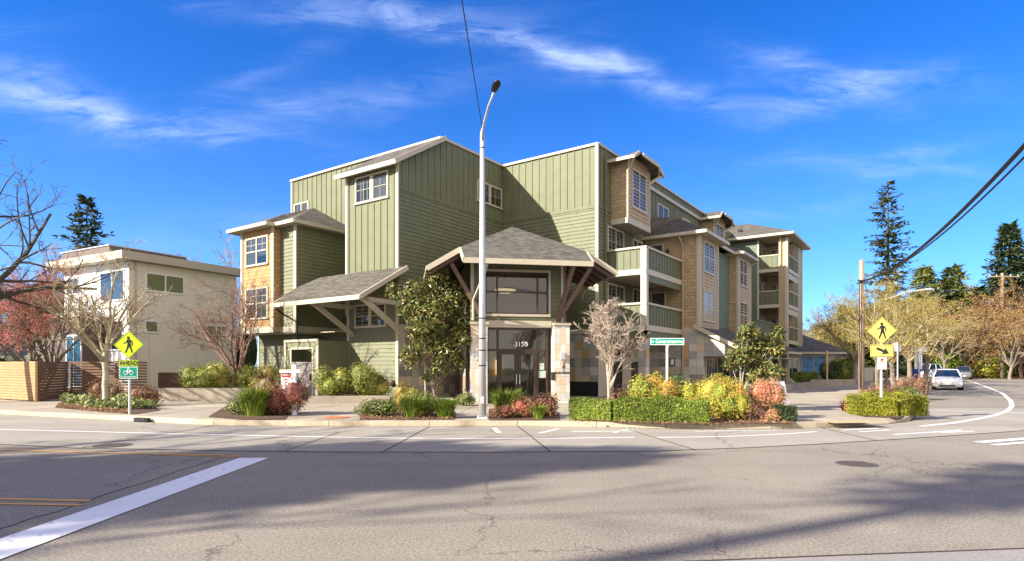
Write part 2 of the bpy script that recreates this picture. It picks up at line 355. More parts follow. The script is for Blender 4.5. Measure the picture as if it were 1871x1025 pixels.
# ------------------------------------------------------------------ ground
def flat(name, pts, z, mat, kind='structure', z0=None, parent=None):
    mb = MB()
    if z0 is None:
        i = 0; mb.v = [(p[0], p[1], z) for p in pts]
        for t in tessellate_polygon([[Vector((p[0], p[1], 0)) for p in pts]]):
            a, b, c = [Vector(mb.v[k]) for k in t]
            mb.f.append(tuple(t) if (b-a).cross(c-a).z > 0 else tuple(reversed(t))); mb.m.append(0)
    else: mb.prism([(p[0], p[1], z) for p in pts], (0, 0, z0-z))
    o = mb.build(name, mat, parent)
    if kind: o['kind'] = kind
    return o
m_asph = asphalt_mat('asphalt', (.245,.218,.176), .6, 34, .15, cracks=.3)
m_lane = asphalt_mat('road_concrete', (.31,.285,.24), .25, 40, .16, cracks=.16)
m_walk = asphalt_mat('pavement_concrete', (.35,.31,.245), .2, 20, .25, stains=.45)
m_kerb = asphalt_mat('kerb_concrete', (.40,.34,.25), .2, 15, .3)
m_line = worn_paint('white_road_paint', (.80,.80,.80), (.2,.18,.155), .60)
m_yline = worn_paint('yellow_road_paint', (.62,.33,.06), (.17,.145,.12), .57)
m_ground = paint('lawn', (.07,.09,.035), .9, .4, 1.2, fine=.5)

flat('ground', [(-900,-300),(900,-300),(900,1500),(-900,1500)], -.03, m_ground)
u = Vector((EU[0], EU[1])); n_ = Vector((EE[0], EE[1]))
flat('road', [(-140,-60),(140,-60),(140,62),(100,100),(150,220),(75,120),(33,47.5),(16.6,26),(13.3,21.5),(-10,19.5),(-40,30),(-140,62)], 0, m_asph)
K = [(-60,40),(-30,26.3),(-21,22.2),(-18.07,21.25),(-16.07,20.33),(-11.4,18.51),(-10.4,17.95),(-8.57,17.25),(-5.18,17.0),(-2.34,17.0),(.15,17.0),(2.35,16.75),(4.2,16.35),(5.6,16.2),(7.0,16.24),(8.36,16.5),(9.56,16.9),(11.11,17.7),(12.3,18.6),(13.3,19.9),(14.3,21.4),(16.59,24.61),(28.88,41.9),(58.3,84),(100,146)]
def offset(pl, d):
    out = []
    for i, p in enumerate(pl):
        a = Vector(pl[max(i-1,0)]); b = Vector(pl[min(i+1,len(pl)-1)]); t = (b-a).normalized(); out.append((p[0]-t.y*d, p[1]+t.x*d))
    return out
Ki = offset(K, .16)
mb = MB()
for i in range(len(K)-1):
    h0 = .15; 
    def hh(p):   # dropped kerbs at the ramps
        if -11.2 < p[0] < -8.9: return .03
        if 8.6 < p[0] < 11.5 and p[1] < 19: return .035
        return .15
    a, b, c, d = K[i], K[i+1], Ki[i+1], Ki[i]
    L = (Vector(b)-Vector(a)).length; ns = max(1, int(L/1.8))
    for j in range(ns):
        t0, t1 = j/ns, (j+1)/ns; g = .008/max(L, .1)
        q = lambda s, e, t: (s[0]+(e[0]-s[0])*t, s[1]+(e[1]-s[1])*t)
        a1, b1, c1, d1 = q(a,b,t0+g), q(a,b,t1-g), q(d,c,t1-g), q(d,c,t0+g)
        ha, hb = hh(a1), hh(b1)
        ba = (a1[0]+(d1[0]-a1[0])*.15, a1[1]+(d1[1]-a1[1])*.15); bb = (b1[0]+(c1[0]-b1[0])*.15, b1[1]+(c1[1]-b1[1])*.15)
        mb.box8([(*a1,-.02),(*b1,-.02),(*c1,-.02),(*d1,-.02),(*ba,ha),(*bb,hb),(*c1,.152),(*d1,.152)])
o = mb.build('kerb', m_kerb); o['kind'] = 'structure'
flat('sidewalk', Ki+[(100,170),(-60,170)], .148, m_walk, z0=-.02)
flat('neighbour_ground', [(-60,33.5),(-19,29.5),(-13.6,29.5),(-11,34),(10,60),(60,125),(40,160),(-58,160)], .165, m_ground)

# light concrete lane along the kerb
bnd = [gr(*p) for p in ((-900,770),(-300,798),(0,812),(142,819),(424,824),(600,826),(900,826.5),(1200,824.5),(1350,819),(1500,811.5),(1700,799),(1871,787),(2100,772))]
lane = bnd[::-1] + K[:20] 
flat('road_lane', [bnd[-1]]+bnd[-2::-1]+[K[0]]+K[1:21]+[(17,24.4),(24,24)], .004, m_lane)
bot = [gr(*p) for p in ((1000,1046),(1256,1027),(1500,1017),(1871,1003),(2300,985))]
flat('road_slab', bot+[(14,3),(2,3)], .004, asphalt_mat('slab_concrete', (.27,.25,.23), .3, 45, .15))
mb = MB()
def strip(mb, pts, w, z=.008):
    P = [Vector(p) for p in pts]; n = len(P); L, R = [], []
    for i in range(n):
        t = (P[min(i+1,n-1)]-P[max(i-1,0)]).normalized(); s = Vector((-t.y, t.x))*w/2; L.append(P[i]+s); R.append(P[i]-s)
    for i in range(n-1): mb.quad((*R[i],z),(*R[i+1],z),(*L[i+1],z),(*L[i],z))
for a in [((700,826),(784,780)), ((1006,826),(946,779)), ((1272,823),(1135,781)), ((150,818),(386,779)), ((520,825),(620,790)), ((1600,805),(1500,782))]:
    strip(mb, [gr(*p) for p in a], .035)
strip(mb, bnd, .04); strip(mb, bot, .03); strip(mb, [(p[0], p[1]-.02) for p in K], .05, .006)
rng = random.Random(4)
for a, b in [((0,968),(420,830)), ((1100,860),(1400,845)), ((420,1010),(40,1022))]:
    pts = []; 
    for k in range(14):
        t = k/13; x, y = a[0]+(b[0]-a[0])*t, a[1]+(b[1]-a[1])*t; q = gr(x, y); pts.append((q[0]+rng.uniform(-.04,.04), q[1]+rng.uniform(-.04,.04)))
    if a[0] == 0: strip(mb, pts, .02, .0045)
for k in range(-12, 14):  # sidewalk joints
    x = k*1.9; i = min(range(len(Ki)), key=lambda j: abs(Ki[j][0]-x)); 
    strip(mb, [(x, max(Ki[i][1]+.1, 17.4 if abs(x) < 8 else 0)), (x+.6, 26)], .02, .151)
for yy in (19.6, 22.4, 24.3): strip(mb, [(-13, yy), (13, yy+.4)], .018, .1515)
o = mb.build('road_joints', paint('joint_dark', (.05,.045,.04), .9)); o['kind'] = 'structure'
# painted markings
mb = MB(); G = lambda *ps: [gr(*p) for p in ps]
mb.quad(*[(*p, .010) for p in ((-5.02,5.0),(-4.48,5.0),(-4.48,11.1),(-5.02,11.1))])
strip(mb, G((-500,772.5),(0,785),(300,792.5),(600,799),(800,802),(1000,801.5),(1160,799.5)), .11)
strip(mb, G((1200,800),(1330,798),(1440,793),(1492,789)), .10)
strip(mb, G((1045,789),(1160,788)), .10); strip(mb, G((1270,788.5),(1420,786)), .10)
strip(mb, G((1538,786.5),(1605,783)), .11); strip(mb, G((1570,789.5),(1625,786)), .10); strip(mb, G((1632,794.5),(1700,790.5),(1757,786)), .11); strip(mb, G((1720,791),(1780,788)), .10)
strip(mb, G((1682,749.5),(1760,751.5),(1838,754),(1900,756)), .12)
strip(mb, G((1682,779),(1740,773.5),(1790,765),(1822,758),(1842,750),(1849,742),(1847,733),(1832,719),(1800,706),(1770,695.5)), .17)
strip(mb, G((902,782),(912,791)), .13); strip(mb, G((1020,784),(985,792)), .11); strip(mb, G((1150,784),(1122,791)), .11)
strip(mb, G((1788,808.5),(1871,802),(1960,795)), .24); strip(mb, G((1815,813.5),(1871,809),(1960,802)), .18)
o = mb.build('white_road_markings', m_line); o['kind'] = 'structure'
mb = MB()
strip(mb, G((-500,806),(0,822),(200,828),(440,833)), .09); strip(mb, G((280,831.5),(440,835.5)), .07)
strip(mb, G((-300,903),(0,912),(166,916)), .09); strip(mb, G((-300,911),(0,921),(150,923.5)), .08)
o = mb.build('yellow_road_markings', m_yline); o['kind'] = 'structure'
def disc(name, c, r, z, mat, label, cat, ring=None):
    mb = MB(); mb.prism([(r*cos(t*pi/14), r*sin(t*pi/14), 0) for t in range(28)], (0,0,.006))
    for k in range(-3, 4): mb.box(-r*.7, r*.7, k*r*.22-.012, k*r*.22+.012, .0065, .012)
    o = mb.build(name, mat, loc=(c[0], c[1], z)); tag(o, label, cat); return o
m_iron = paint('cast_iron', (.11,.095,.08), .5, .2, 20, metal=.3)
disc('manhole_cover', gr(1565,848), .33, .001, m_iron, 'round manhole cover in sunlit asphalt at the right of the junction', 'manhole cover')
disc('manhole_cover', gr(205,814.5), .36, .009, m_iron, 'rough manhole cover in the pale lane beside the yellow line', 'manhole cover')
disc('sidewalk_cover', gr(614,763,.15), .42, .15, paint('rust_cover', (.45,.16,.07), .8), 'round rust-orange cover set in the pavement near the sale sign', 'utility cover')
p = gr(1556,772,.13)
mb = MB(); mb.box(-.75,.75,-.35,.35,0,.006)
for i in range(15):
    for j in range(7): mb.box(-.7+i*.1-.015,-.7+i*.1+.015,-.3+j*.1-.015,-.3+j*.1+.015,.006,.014)
tag(mb.build('tactile_pad', paint('yellow_pad', (.36,.30,.19), .8), loc=(p[0], p[1], .153), rotz=radians(8)), 'pale yellow tactile pad on the dropped kerb at the corner', 'tactile paving')
p = gr(262,765,.1)
mb = MB(); mb.box(-.28,.28,-.03,.1,-.1,.035); mb.box(-.22,.22,-.05,-.03,-.05,.02)
tag(mb.build('storm_drain', m_black, loc=(p[0], p[1]-.12, .10), rotz=radians(-21)), 'dark storm drain opening in the kerb below the crossing sign', 'drain')

# ------------------------------------------------------------------ apartment building (own axes: x along the sunlit fronts, y away)
class Face:
    def __init__(s, o, h): s.o = Vector(o); s.h = Vector(h).normalized(); s.n = Vector((s.h.y, -s.h.x))
    def P(s, h, z, off=0): q = s.o+s.h*h+s.n*off; return (q.x, q.y, z)
    def box(s, mb, h0, h1, z0, z1, o0, o1):
        mb.box8([s.P(h0,z0,o1),s.P(h1,z0,o1),s.P(h1,z0,o0),s.P(h0,z0,o0),s.P(h0,z1,o1),s.P(h1,z1,o1),s.P(h1,z1,o0),s.P(h0,z1,o0)])
def FY(y): return Face((0, y), (1, 0))
def FX(x): return Face((x, 0), (0, 1))
def clip(poly, z, above):
    out = []
    for i in range(len(poly)):
        a, b = poly[i], poly[(i+1) % len(poly)]
        ia = (a[1] >= z) == above or a[1] == z; ib = (b[1] >= z) == above or b[1] == z
        if ia: out.append(a)
        if ia != ib: t = (z-a[1])/(b[1]-a[1]); out.append((a[0]+(b[0]-a[0])*t, z))
    return out
jr = random.Random(99)
def lap(mb, f, poly, step=.19, lip=.028):
    z0 = min(p[1] for p in poly); z1 = max(p[1] for p in poly); k = 0; z = z0
    while z < z1-1e-4:
        c = clip(clip(poly, z, True), z+step, False)
        if len(c) > 2:
            off = lambda q: lip*(1-(q-z)/step)
            mb.quad(*[f.P(p[0], p[1], off(p[1])+.001) for p in c])
            hs = [p[0] for p in c if abs(p[1]-z) < 1e-3]
            if len(hs) > 1: mb.quad(f.P(min(hs),z,lip+.001), f.P(min(hs),z,-.001), f.P(max(hs),z,-.001), f.P(max(hs),z,lip+.001))
        if step < .3:
            hs = [p[0] for p in c]; h = min(hs)+jr.uniform(.3, 3.4)
            while c and h < max(hs)-.15:
                zc_ = [p[1] for p in c]; mb.cm = 1; f.box(mb, h-.006, h+.006, z+.01, min(max(zc_), z+step)-.02, .0, lip*.75); mb.cm = 0; h += jr.uniform(2.2, 3.9)
        z += step
def battens(mb, f, poly, step=.44, w=.05, d=.035):
    mb.quad(*[f.P(p[0], p[1], .004) for p in poly])
    h0 = min(p[0] for p in poly); h1 = max(p[0] for p in poly); h = h0+step*.5
    flip = [(p[1], p[0]) for p in poly]
    while h < h1-.05:
        c = clip(clip(flip, h, True), h+.001, False)
        if c:
            zs = [p[0] for p in c]; f.box(mb, h-w/2, h+w/2, min(zs), max(zs), .002, d)
        h += step
def plain(mb, f, poly, off=.004): mb.quad(*[f.P(p[0], p[1], off) for p in poly])
R4 = lambda h0, h1, z0, z1: [(h0,z0),(h1,z0),(h1,z1),(h0,z1)]

B = thing('apartment_building', 'four storey green and tan apartment building with slate tile base and glazed corner entry', 'building', (T0[0], T0[1], 0), -RA)

def part(name, mb, mat, label=None, parent=None, smooth=False):
    o = mb.build(name, mat, parent or B, smooth)
    if label: o['label'] = label
    return o
def wall(f, poly, kind, mat, name='siding'):
    mb = MB(); {'lap': lap, 'bb': battens, 'plain': plain}[kind](mb, f, poly); return part(name, mb, [mat, m_joint])
def window(f, h0, h1, z0, z1, cols=2, rows=1, grid=0, mat=None, fr=.09, mull=.07, parent=None, fmat=None, rail=True, proud=.06):
    mb = MB(); a = f.box
    a(mb,h0,h1,z1-fr,z1,.0,proud); a(mb,h0-.03,h1+.03,z0-.02,z0+fr*.9,.0,proud+.03); a(mb,h0,h0+fr,z0,z1,.0,proud-.002); a(mb,h1-fr,h1,z0,z1,.0,proud-.002)
    for i in range(1, cols): hc = h0+(h1-h0)*i/cols; a(mb,hc-mull/2,hc+mull/2,z0+fr*.8,z1-fr*.8,.0,proud-.006)
    for j in range(1, rows): zc = z0+(z1-z0)*j/rows; a(mb,h0+fr*.8,h1-fr*.8,zc-.035,zc+.035,.0,proud-.01)
    if grid:   # thin glazing bars in the upper lights
        zt = z1-fr; zb = z0+(z1-z0)*(rows-1)/rows+.03 if rows > 1 else z0+fr
        for i in range(cols):
            w = (h1-h0)/cols; hc = h0+w*(i+.5); a(mb,hc-.011,hc+.011,zb,zt,.0,.030)
        a(mb,h0+fr,h1-fr,(zb+zt)/2-.011,(zb+zt)/2+.011,.0,.028)
    w = mb.build('window', fmat or m_trim, parent or B)
    g = MB(); plain(g, f, R4(h0+fr*.5,h1-fr*.5,z0+fr*.5,z1-fr*.5), .022); g.build('glass', mat or m_pane, w)
    if not mat:
        b = MB(); plain(b, f, R4(h0+fr*.5,h1-fr*.5,z0+fr*.5,z1-fr*.5), .006); b.cm = 1
        for i in range(cols):
            a0, a1 = h0+(h1-h0)*i/cols+.05, h0+(h1-h0)*(i+1)/cols-.05; k = jr.choice((0,.25,.45,.7,1)); zt_ = z1-fr; zl = zt_-(zt_-z0-fr)*k
            if k:
                z_ = zl
                while z_ < zt_-.02: b.quad(*[f.P(*q) for q in ((a0,z_,.010),(a1,z_,.010),(a1,min(zt_,z_+.05),.014),(a0,min(zt_,z_+.05),.014))]); z_ += .056
        b.build('blinds', [m_dark, m_blind], w)
    return w
def trim(f, items, name='trim', mat=None):
    mb = MB()
    for (h0,h1,z0,z1,o1) in items: f.box(mb,h0,h1,z0,z1,-.01,o1)
    return part(name, mb, mat or m_trim)
def roof(name, polys, fasc=(), th=.12, mat=None, fh=.2):
    mb = MB()
    for p in polys:
        mb.prism(p, (0, 0, -th))
    o = part(name, mb, mat or m_roof)
    if fasc:
        fb = MB()
        for a, b, *k in fasc: 
            hgt = (k[0] if k else fh)*.8
            fb.beam((a[0],a[1],a[2]-hgt/2+.01), (b[0],b[1],b[2]-hgt/2+.01), .07, hgt)
        fb.build('gutter', m_trim, o)
    return o

# --- cores (solid volumes behind the cladding)
ZP = 13.0
mb = MB()
mb.box(-12.17, -.012, 2.92, 24, 3.4, ZP-.02)                # main block left
mb.box(-.02, 6.008, 8.112, 40, 3.4, ZP-.02)                 # main block right
mb.box(6.0, 6.012, 16, 31, .1, 3.5)
part('wall', mb, m_green)
mb = MB(); mb.prism([(-3.59,.012,.15),(-.012,.012,.15),(-.012,2.95,.15),(-3.59,2.95,.15)], (0,0,10.9)); 
mb.prism([(-.012,.012,11.0),(-.012,2.95,11.0),(-.012,2.95,12.7)], (-3.55,0,0)); part('wall', mb, m_green)
mb = MB(); mb.box(-7.49, -6.212, -.99, 3, 3.45, 9.0); part('wall', mb, m_green)            # green block
mb = MB(); mb.box(-10.4, -7.5, -1.40, 3, 3.45, 9.0); part('wall', mb, m_tanl)      # tan bay left
mb = MB(); mb.box(-12.0, -3.4, 1.0, 8, .15, 3.45); mb.box(-.5, 5.99, 8.13, 14, .15, 3.45); mb.box(-3.5,-.02,2.9,9,.15,3.45); part('wall', mb, m_sage)
# --- main block left front (y 2.91)
f = FY(2.91); wall(f, R4(-12.17, -3.5, 3.5, ZP), 'bb', m_green)
window(f, -11.89, -10.46, 10.45, 11.56, 2)
trim(f, [(-12.19,-12.05,3.5,ZP,.05)]); 
# --- tower
f = FY(0); wall(f, R4(-3.59, 0, 5.9, 11.2), 'bb', m_green)
trim(f, [(-3.61,-3.46,4.2,11.1,.05), (-.13,.03,5.9,11.1,.05), (-3.5,-.1,10.95,11.12,.03), (-3.5,-3.34,.6,4.9,.05), (-.13,.03,.6,4.6,.05)], 'corner_trim')
window(f, -2.9, -.62, 9.5, 10.8, 2, grid=1, mull=.22)
wall(f, R4(-3.4, -.1, .62, 5.6), 'lap', m_sage)
window(f, -2.95, -.78, 3.54, 4.66, 2, grid=1, mull=.2)
# --- deep wall x = 0
f = FX(0)
wall(f, R4(.02, 8.1, 3.62, 9.79), 'lap', m_green)
wall(f, [(.02,9.95),(8.1,9.95),(8.1,ZP),(2.91,ZP),(.02,11.25)], 'bb', m_green)
trim(f, [(.02,8.1,9.79,9.95,.045)], 'band', m_green); trim(f, [(.03,8.1,3.38,3.62,.05)], 'belt')
window(f, 5.76, 8.0, 10.55, 11.7, 2, grid=1, mull=.2)
wall(f, R4(.03, 8.1, .15, 3.38), 'plain', m_tile, 'tile_cladding')
# --- wall y = 8.1
f = FY(8.1)
wall(f, R4(.03, 6.02, 3.62, 9.79), 'lap', m_green); wall(f, R4(.03, 6.02, 9.95, ZP), 'bb', m_green, )
trim(f, [(.03,6.02,9.79,9.95,.045)], 'band', m_green); trim(f, [(.05,6.02,3.38,3.62,.05)], 'belt')
trim(f, [(5.88,6.05,3.62,ZP,.06)], 'corner_trim')
wall(f, R4(.05, 6.02, .9, 3.38), 'plain', m_tile, 'tile_cladding'); trim(f, [(.05,6.02,.1,.9,.02)], 'base_panel', m_dark)
# --- long wall x = 6.02
f = FX(6.02)
wall(f, R4(8.12, 31, 3.7, 9.79), 'lap', m_green); wall(f, R4(8.12, 31, 9.95, ZP), 'bb', m_green)
trim(f, [(8.12,31,9.79,9.95,.045)], 'band', m_green); trim(f, [(12.8,27,12.3,12.5,.14)], 'eaves_band')
window(f, 13.35, 14.5, 10.05, 11.95, 1, 2); window(f, 16.1, 17.95, 10.6, 11.82, 2)
window(f, 20.6, 22.2, 10.6, 11.82, 2)
window(f, 9.12, 11.15, 7.6, 9.08, 2, grid=1); window(f, 9.12, 11.2, 4.6, 6.08, 2, grid=1)
for z in (6.75, 3.95):
    window(f, 12.35, 13.7, z, z+2.2, 2)
wall(f, R4(8.12, 14.26, .15, 3.4), 'plain', m_beige, 'plaster')
# parapet cap
mb = MB()
for a, b in (((-12.2,2.88,ZP+.02),(.04,2.88,ZP+.02)), ((.02,2.88,ZP+.02),(.02,8.1,ZP+.02)), ((.05,8.08,ZP+.03),(6.07,8.08,ZP+.03)), ((6.04,8.1,ZP+.02),(6.04,30,ZP+.02)), ((-12.17,2.9,ZP),(-12.17,24,ZP))):
    mb.beam(a, b, .16, .12)
part('parapet_cap', mb, m_trim)
# --- shed roof on the tower
e0 = (-3.95,-.45,10.99); e1 = (.28,-.45,10.99); r1 = (.28,2.95,13.08); r0 = (-3.95,2.95,13.08)
roof('roof', [[e0,e1,r1,r0]], [(e0,e1,.26),((.30,-.5,10.98),(.30,2.95,13.08),.26)])
mb = MB(); mb.prism([(-3.9,-.4,10.9),(.2,-.4,10.9),(.2,-.02,10.95),(-3.9,-.02,10.95)], (0,0,-.03)); part('soffit', mb, m_soffit)
# --- green block
f = FX(-6.2); wall(f, R4(-1.0, 2.91, 3.72, 8.95), 'lap', m_green); trim(f, [(-1.02,2.91,3.42,3.72,.05)], 'belt')
f = FY(-1.0); wall(f, R4(-7.49, -6.2, 3.5, 8.95), 'lap', m_sage); trim(f, [(-6.36,-6.15,3.4,8.95,.05)], 'corner_trim'); trim(f, [(-7.49,-6.36,3.42,3.7,.04)], 'belt')
# --- tan bay left
f = FX(-7.49); wall(f, R4(-1.40,-1.0,3.72,8.95), 'plain', m_tan, 'shingles')
f = FY(-1.41); wall(f, R4(-10.4, -7.49, 3.72, 8.95), 'plain', m_tan, 'shingles')
trim(f, [(-7.66,-7.44,3.72,8.95,.05), (-10.42,-10.24,.8,8.95,.05)], 'corner_trim'); trim(f, [(-10.44,-7.43,3.42,3.72,.07)], 'belt')
window(f, -9.95, -7.93, 6.95, 8.45, 2, 2, grid=1, mull=.1); window(f, -9.95, -7.93, 4.15, 5.8, 2, 2, grid=1, mull=.1)
wall(FX(-10.42), R4(-1.4,2.9,3.5,8.95), 'lap', m_tanl)
mb = MB(); mb.box(-10.38,-7.5,-1.38,1.2,3.36,3.42); mb.box(-7.5,-6.22,-.98,2.9,3.36,3.42); mb.box(-6.2,-3.4,-.0,2.9,3.40,3.45); part('soffit', mb, m_soffit)
f = FY(.0); 
wall(FY(-.4), R4(-10.4,-6.9,.15,3.36), 'lap', m_sage); trim(FY(-.4), [(-10.42,-10.28,.15,3.36,.05)], 'corner_trim')
mb = MB(); mb.box(-10.4,-6.9,-.39,1,.15,3.36); part('wall', mb, m_sage)
# hipped roof over green block and bay
ze = 8.95; pk = (-10.0,2.91,11.05)
A1 = (-5.7,-1.5,ze); A2 = (-5.7,2.91,ze); A0 = (-7.3,-1.5,ze); Bq = (-10.9,-1.95,ze); B2 = (-7.3,-1.95,ze); C1 = (-12.3,2.0,ze)
roof('roof', [[A1,A2,(-6.9,2.91,9.55),pk], [A0,A1,pk]], [(A1,(-5.7,2.9,ze),.22),(A0,A1,.22)])
pk2 = (-9.1,.2,9.98)
roof('roof', [[Bq,B2,pk2],[B2,(-7.3,1.6,ze+.05),pk,pk2],[(-11.0,2.9,ze),Bq,pk2,pk]], [(Bq,B2,.22),(B2,A0,.22),(Bq,(-11.0,2.9,ze),.22)])
mb = MB(); mb.prism([(-10.85,-1.9,ze-.1),(-7.35,-1.9,ze-.1),(-7.35,-1.45,ze-.1),(-5.75,-1.45,ze-.1),(-5.75,2.8,ze-.1),(-10.85,2.8,ze-.1)], (0,0,-.05)); part('soffit', mb, m_soffit)
# --- lean-to roof with white struts over the gate
sl = .573; z0 = 4.66; g = lambda x, y: (x, y, z0+(y+2.74)*sl)
p0, p1, p2, p3, p4 = g(-5.6,-2.74), g(.55,-2.74), g(.55,0), g(-6.2,0), g(-6.2,-1.0)
roof('roof', [[p0,p1,p2,g(-6.18,0),g(-6.18,-1.0)]], [(p0,p1,.24),(p1,g(.57,.02),.24),(p0,(-6.15,-1.02,5.6),.1)])
mb = MB(); mb.prism([(q[0],q[1],q[2]-.16) for q in (g(-5.5,-2.68),g(.48,-2.68),g(.48,-.02),g(-5.9,-.02))], (0,0,-.04)); part('soffit', mb, m_soffit)
mb = MB(); mb.beam((-3.1,-.0,3.2),(-3.1,-2.35,4.62),.16,.2); mb.beam((-3.1,0,4.55),(-3.1,-2.4,4.55),.16,.2); part('strut', mb, m_trim)
mb = MB(); mb.beam((.25,-.02,3.2),(.25,-2.35,4.62),.16,.2); mb.beam((.25,0,4.55),(.25,-2.4,4.55),.16,.2); mb.beam((-.4,-.0,4.9),(.5,-.0,4.9),.3,.25); part('strut', mb, m_trim)
mb = MB(); mb.tube([(-5.3,-2.7,4.4),(-5.3,-2.4,4.2),(-6.0,-1.1,3.9),(-6.0,-1.08,.5)], .045, 6); part('downspout', mb, m_dark)
# --- gate enclosure
f = FX(-3.36); wall(f, R4(-1.81,0,.4,2.9), 'lap', m_sage); 
mb = MB(); mb.box(-3.5,-3.37,-1.80,0,.15,2.9); mb.box(-5.85,-5.72,-1.8,0,.15,2.9); part('wall', mb, m_sage)
f = FY(-1.81); trim(f, [(-3.5,-3.33,.15,2.95,.05),(-3.82,-3.72,.15,2.6,.03),(-5.95,-5.8,.15,2.95,.05),(-5.5,-5.4,.15,2.6,.03),(-5.95,-3.33,2.86,2.97,.06),(-5.5,-3.7,2.5,2.6,.03)], 'gate_frame')
wall(f, R4(-3.8,-3.5,.15,2.86), 'lap', m_sage); wall(f, R4(-5.85,-5.45,.15,2.86), 'lap', m_sage); wall(f, R4(-5.85,-3.4,2.6,2.88), 'plain', m_sage)
mb = MB()
for i in range(18): h = -5.38+i*.088; f.box(mb,h,h+.07,.28,1.85,-.04,.0)
f.box(mb,-5.4,-3.82,1.83,1.9,-.05,.02); f.box(mb,-5.4,-3.82,.22,.3,-.05,.02)
gt = part('gate', mb, wood_mat('gate_boards', (.26,.23,.22), (8,1,1)), 'weathered grey board gate')
mb = MB(); f.box(mb,-3.95,-3.88,1.05,1.3,.0,.06); mb.build('handle', m_black, gt)
mb = MB(); mb.box(-5.7,-3.5,-.9,-.85,.15,2.5); part('inner_wall', mb, m_green)
# --- bay at the fourth floor, facing the right hand street
def high_bay(y0, y1, x1=6.46+.5, zb=9.45, zt=12.55):
    x1 = 6.95
    mb = MB(); mb.box(6.0, x1-.01, y0+.01, y1-.01, zb, zt); part('wall', mb, m_tanl)
    f = FX(x1); wall(f, R4(y0,y1,zb,zt+.25), 'lap', m_tanl); trim(f, [(y0,y0+.14,zb,zt,.04),(y1-.12,y1,zb,zt,.04),(y0-.02,y1+.02,zb-.28,zb,.06)], 'corner_trim')
    fy = FY(y0); wall(fy, R4(6.02,x1,zb,zt), 'plain', m_tan2, 'shingles'); trim(fy, [(6.02,x1+.05,zb-.28,zb,.06)], 'belt')
    c = (y0+y1)/2; window(f, c-.95, c+.95, 10.1, 12.2, 2, 2)
    mb = MB(); mb.box(6.02,x1,y0,y1,zb-.26,zb-.2); part('soffit', mb, m_soffit)
    # jerkinhead gable roof
    ya, yb_ = y0-.55, y1+.55; X = x1+.65; ze_ = 12.45; zr = 13.25; ym = c
    roof('roof', [[(6.0,ya,ze_),(X,ya,ze_),(X-.15,ya+.8,zr-.35),(X-.65,ym,zr),(6.0,ym,zr)], [(6.0,ym,zr),(X-.65,ym,zr),(X-.15,yb_-.8,zr-.35),(X,yb_,ze_),(6.0,yb_,ze_)],
                  [(X-.15,ya+.8,zr-.35),(X+.05,ya+1.0,zr-.5),(X+.05,yb_-1.0,zr-.5),(X-.15,yb_-.8,zr-.35),(X-.65,ym,zr)]],
         [((6.0,ya,ze_),(X,ya,ze_),.2),((X,ya,ze_),(X-.1,ya+.85,zr-.35),.2),((X+.08,ya+.9,zr-.5),(X+.08,yb_-.9,zr-.5),.22),((X-.1,yb_-.8,zr-.35),(X,yb_,ze_),.2)])
    mb = MB(); mb.beam((x1,y1-.1,11.9),(X-.1,y1+.45,12.4),.1,.12); mb.beam((x1,y0+.1,11.9),(X-.1,y0-.4,12.4),.1,.12); part('bracket', mb, m_trim)
    mb = MB(); mb.tube([(X+.05,yb_-.9,12.6),(X-.2,yb_-.3,12.35),(6.15,y1+.3,11.8),(6.12,y1+.3,9.3)], .045, 6); part('downspout', mb, m_trim)
high_bay(9.6, 12.6); high_bay(24.6, 27.4)
mb = MB(); mb.tube([(6.15,8.75,12.5),(6.13,8.75,4.0)], .05, 6); part('downspout', mb, m_green2)
# --- balconies
for zf, nm, bm in ((6.55, 'upper', m_sage), (3.72, 'lower', m_green2)):
    mb = MB(); yb, xc, ye = 9.05, 8.2, 14.26
    mb.box(6.03, xc, yb+.01, ye, zf-.2, zf+.0); bal = part('balcony', mb, m_trim)
    r = MB(); f1 = FY(yb); f2 = FX(xc)
    for f, h0, h1 in ((f1,6.05,xc-.05),(f2,yb+.05,ye)):
        plain(r, f, R4(h0,h1,zf+.05,zf+1.12), -.03); plain(r, Face(f.P(h1,0,-.07)[:2], -f.h), R4(0,h1-h0,zf+.05,zf+1.12), 0)
        h = h0+.2
        while h < h1-.05: f.box(r, h-.02, h+.02, zf+.05, zf+1.12, -.03, .0); h += .36 if f is f1 else .40
    r.build('railing_panel', m_green2 if nm == 'lower' else m_sage if False else m_green2, bal)
    t = MB()
    f1.box(t,6.03,xc+.06,zf+1.10,zf+1.2,-.1,.06); f2.box(t,yb-.04,ye,zf+1.10,zf+1.2,-.1,.06)
    f1.box(t,6.03,xc+.05,zf-.22,zf+.06,-.01,.05); f2.box(t,yb-.05,ye,zf-.22,zf+.06,-.01,.05)
    t.build('rail_cap', m_trim, bal)
mb = MB(); mb.box(7.93,8.24,9.01,9.3,3.55,7.75); part('post', mb, m_trim)
trim(FX(8.2), [(9.3,14.2,6.0,6.33,.0)], 'beam', m_green2); trim(FX(8.2), [(9.3,14.2,3.1,3.5,-.02)], 'beam', m_green2); trim(FY(9.05), [(6.1,8.1,3.1,3.5,-.02)], 'beam', m_green2)
mb = MB(); mb.box(6.03,8.15,9.1,14.2,3.05,3.1); mb.box(6.03,8.1,9.1,14.2,6.28,6.33); part('soffit', mb, m_soffit)
mb = MB(); mb.box(7.8,8.24,9.02,9.42,.15,3.1); part('column', mb, m_tile)
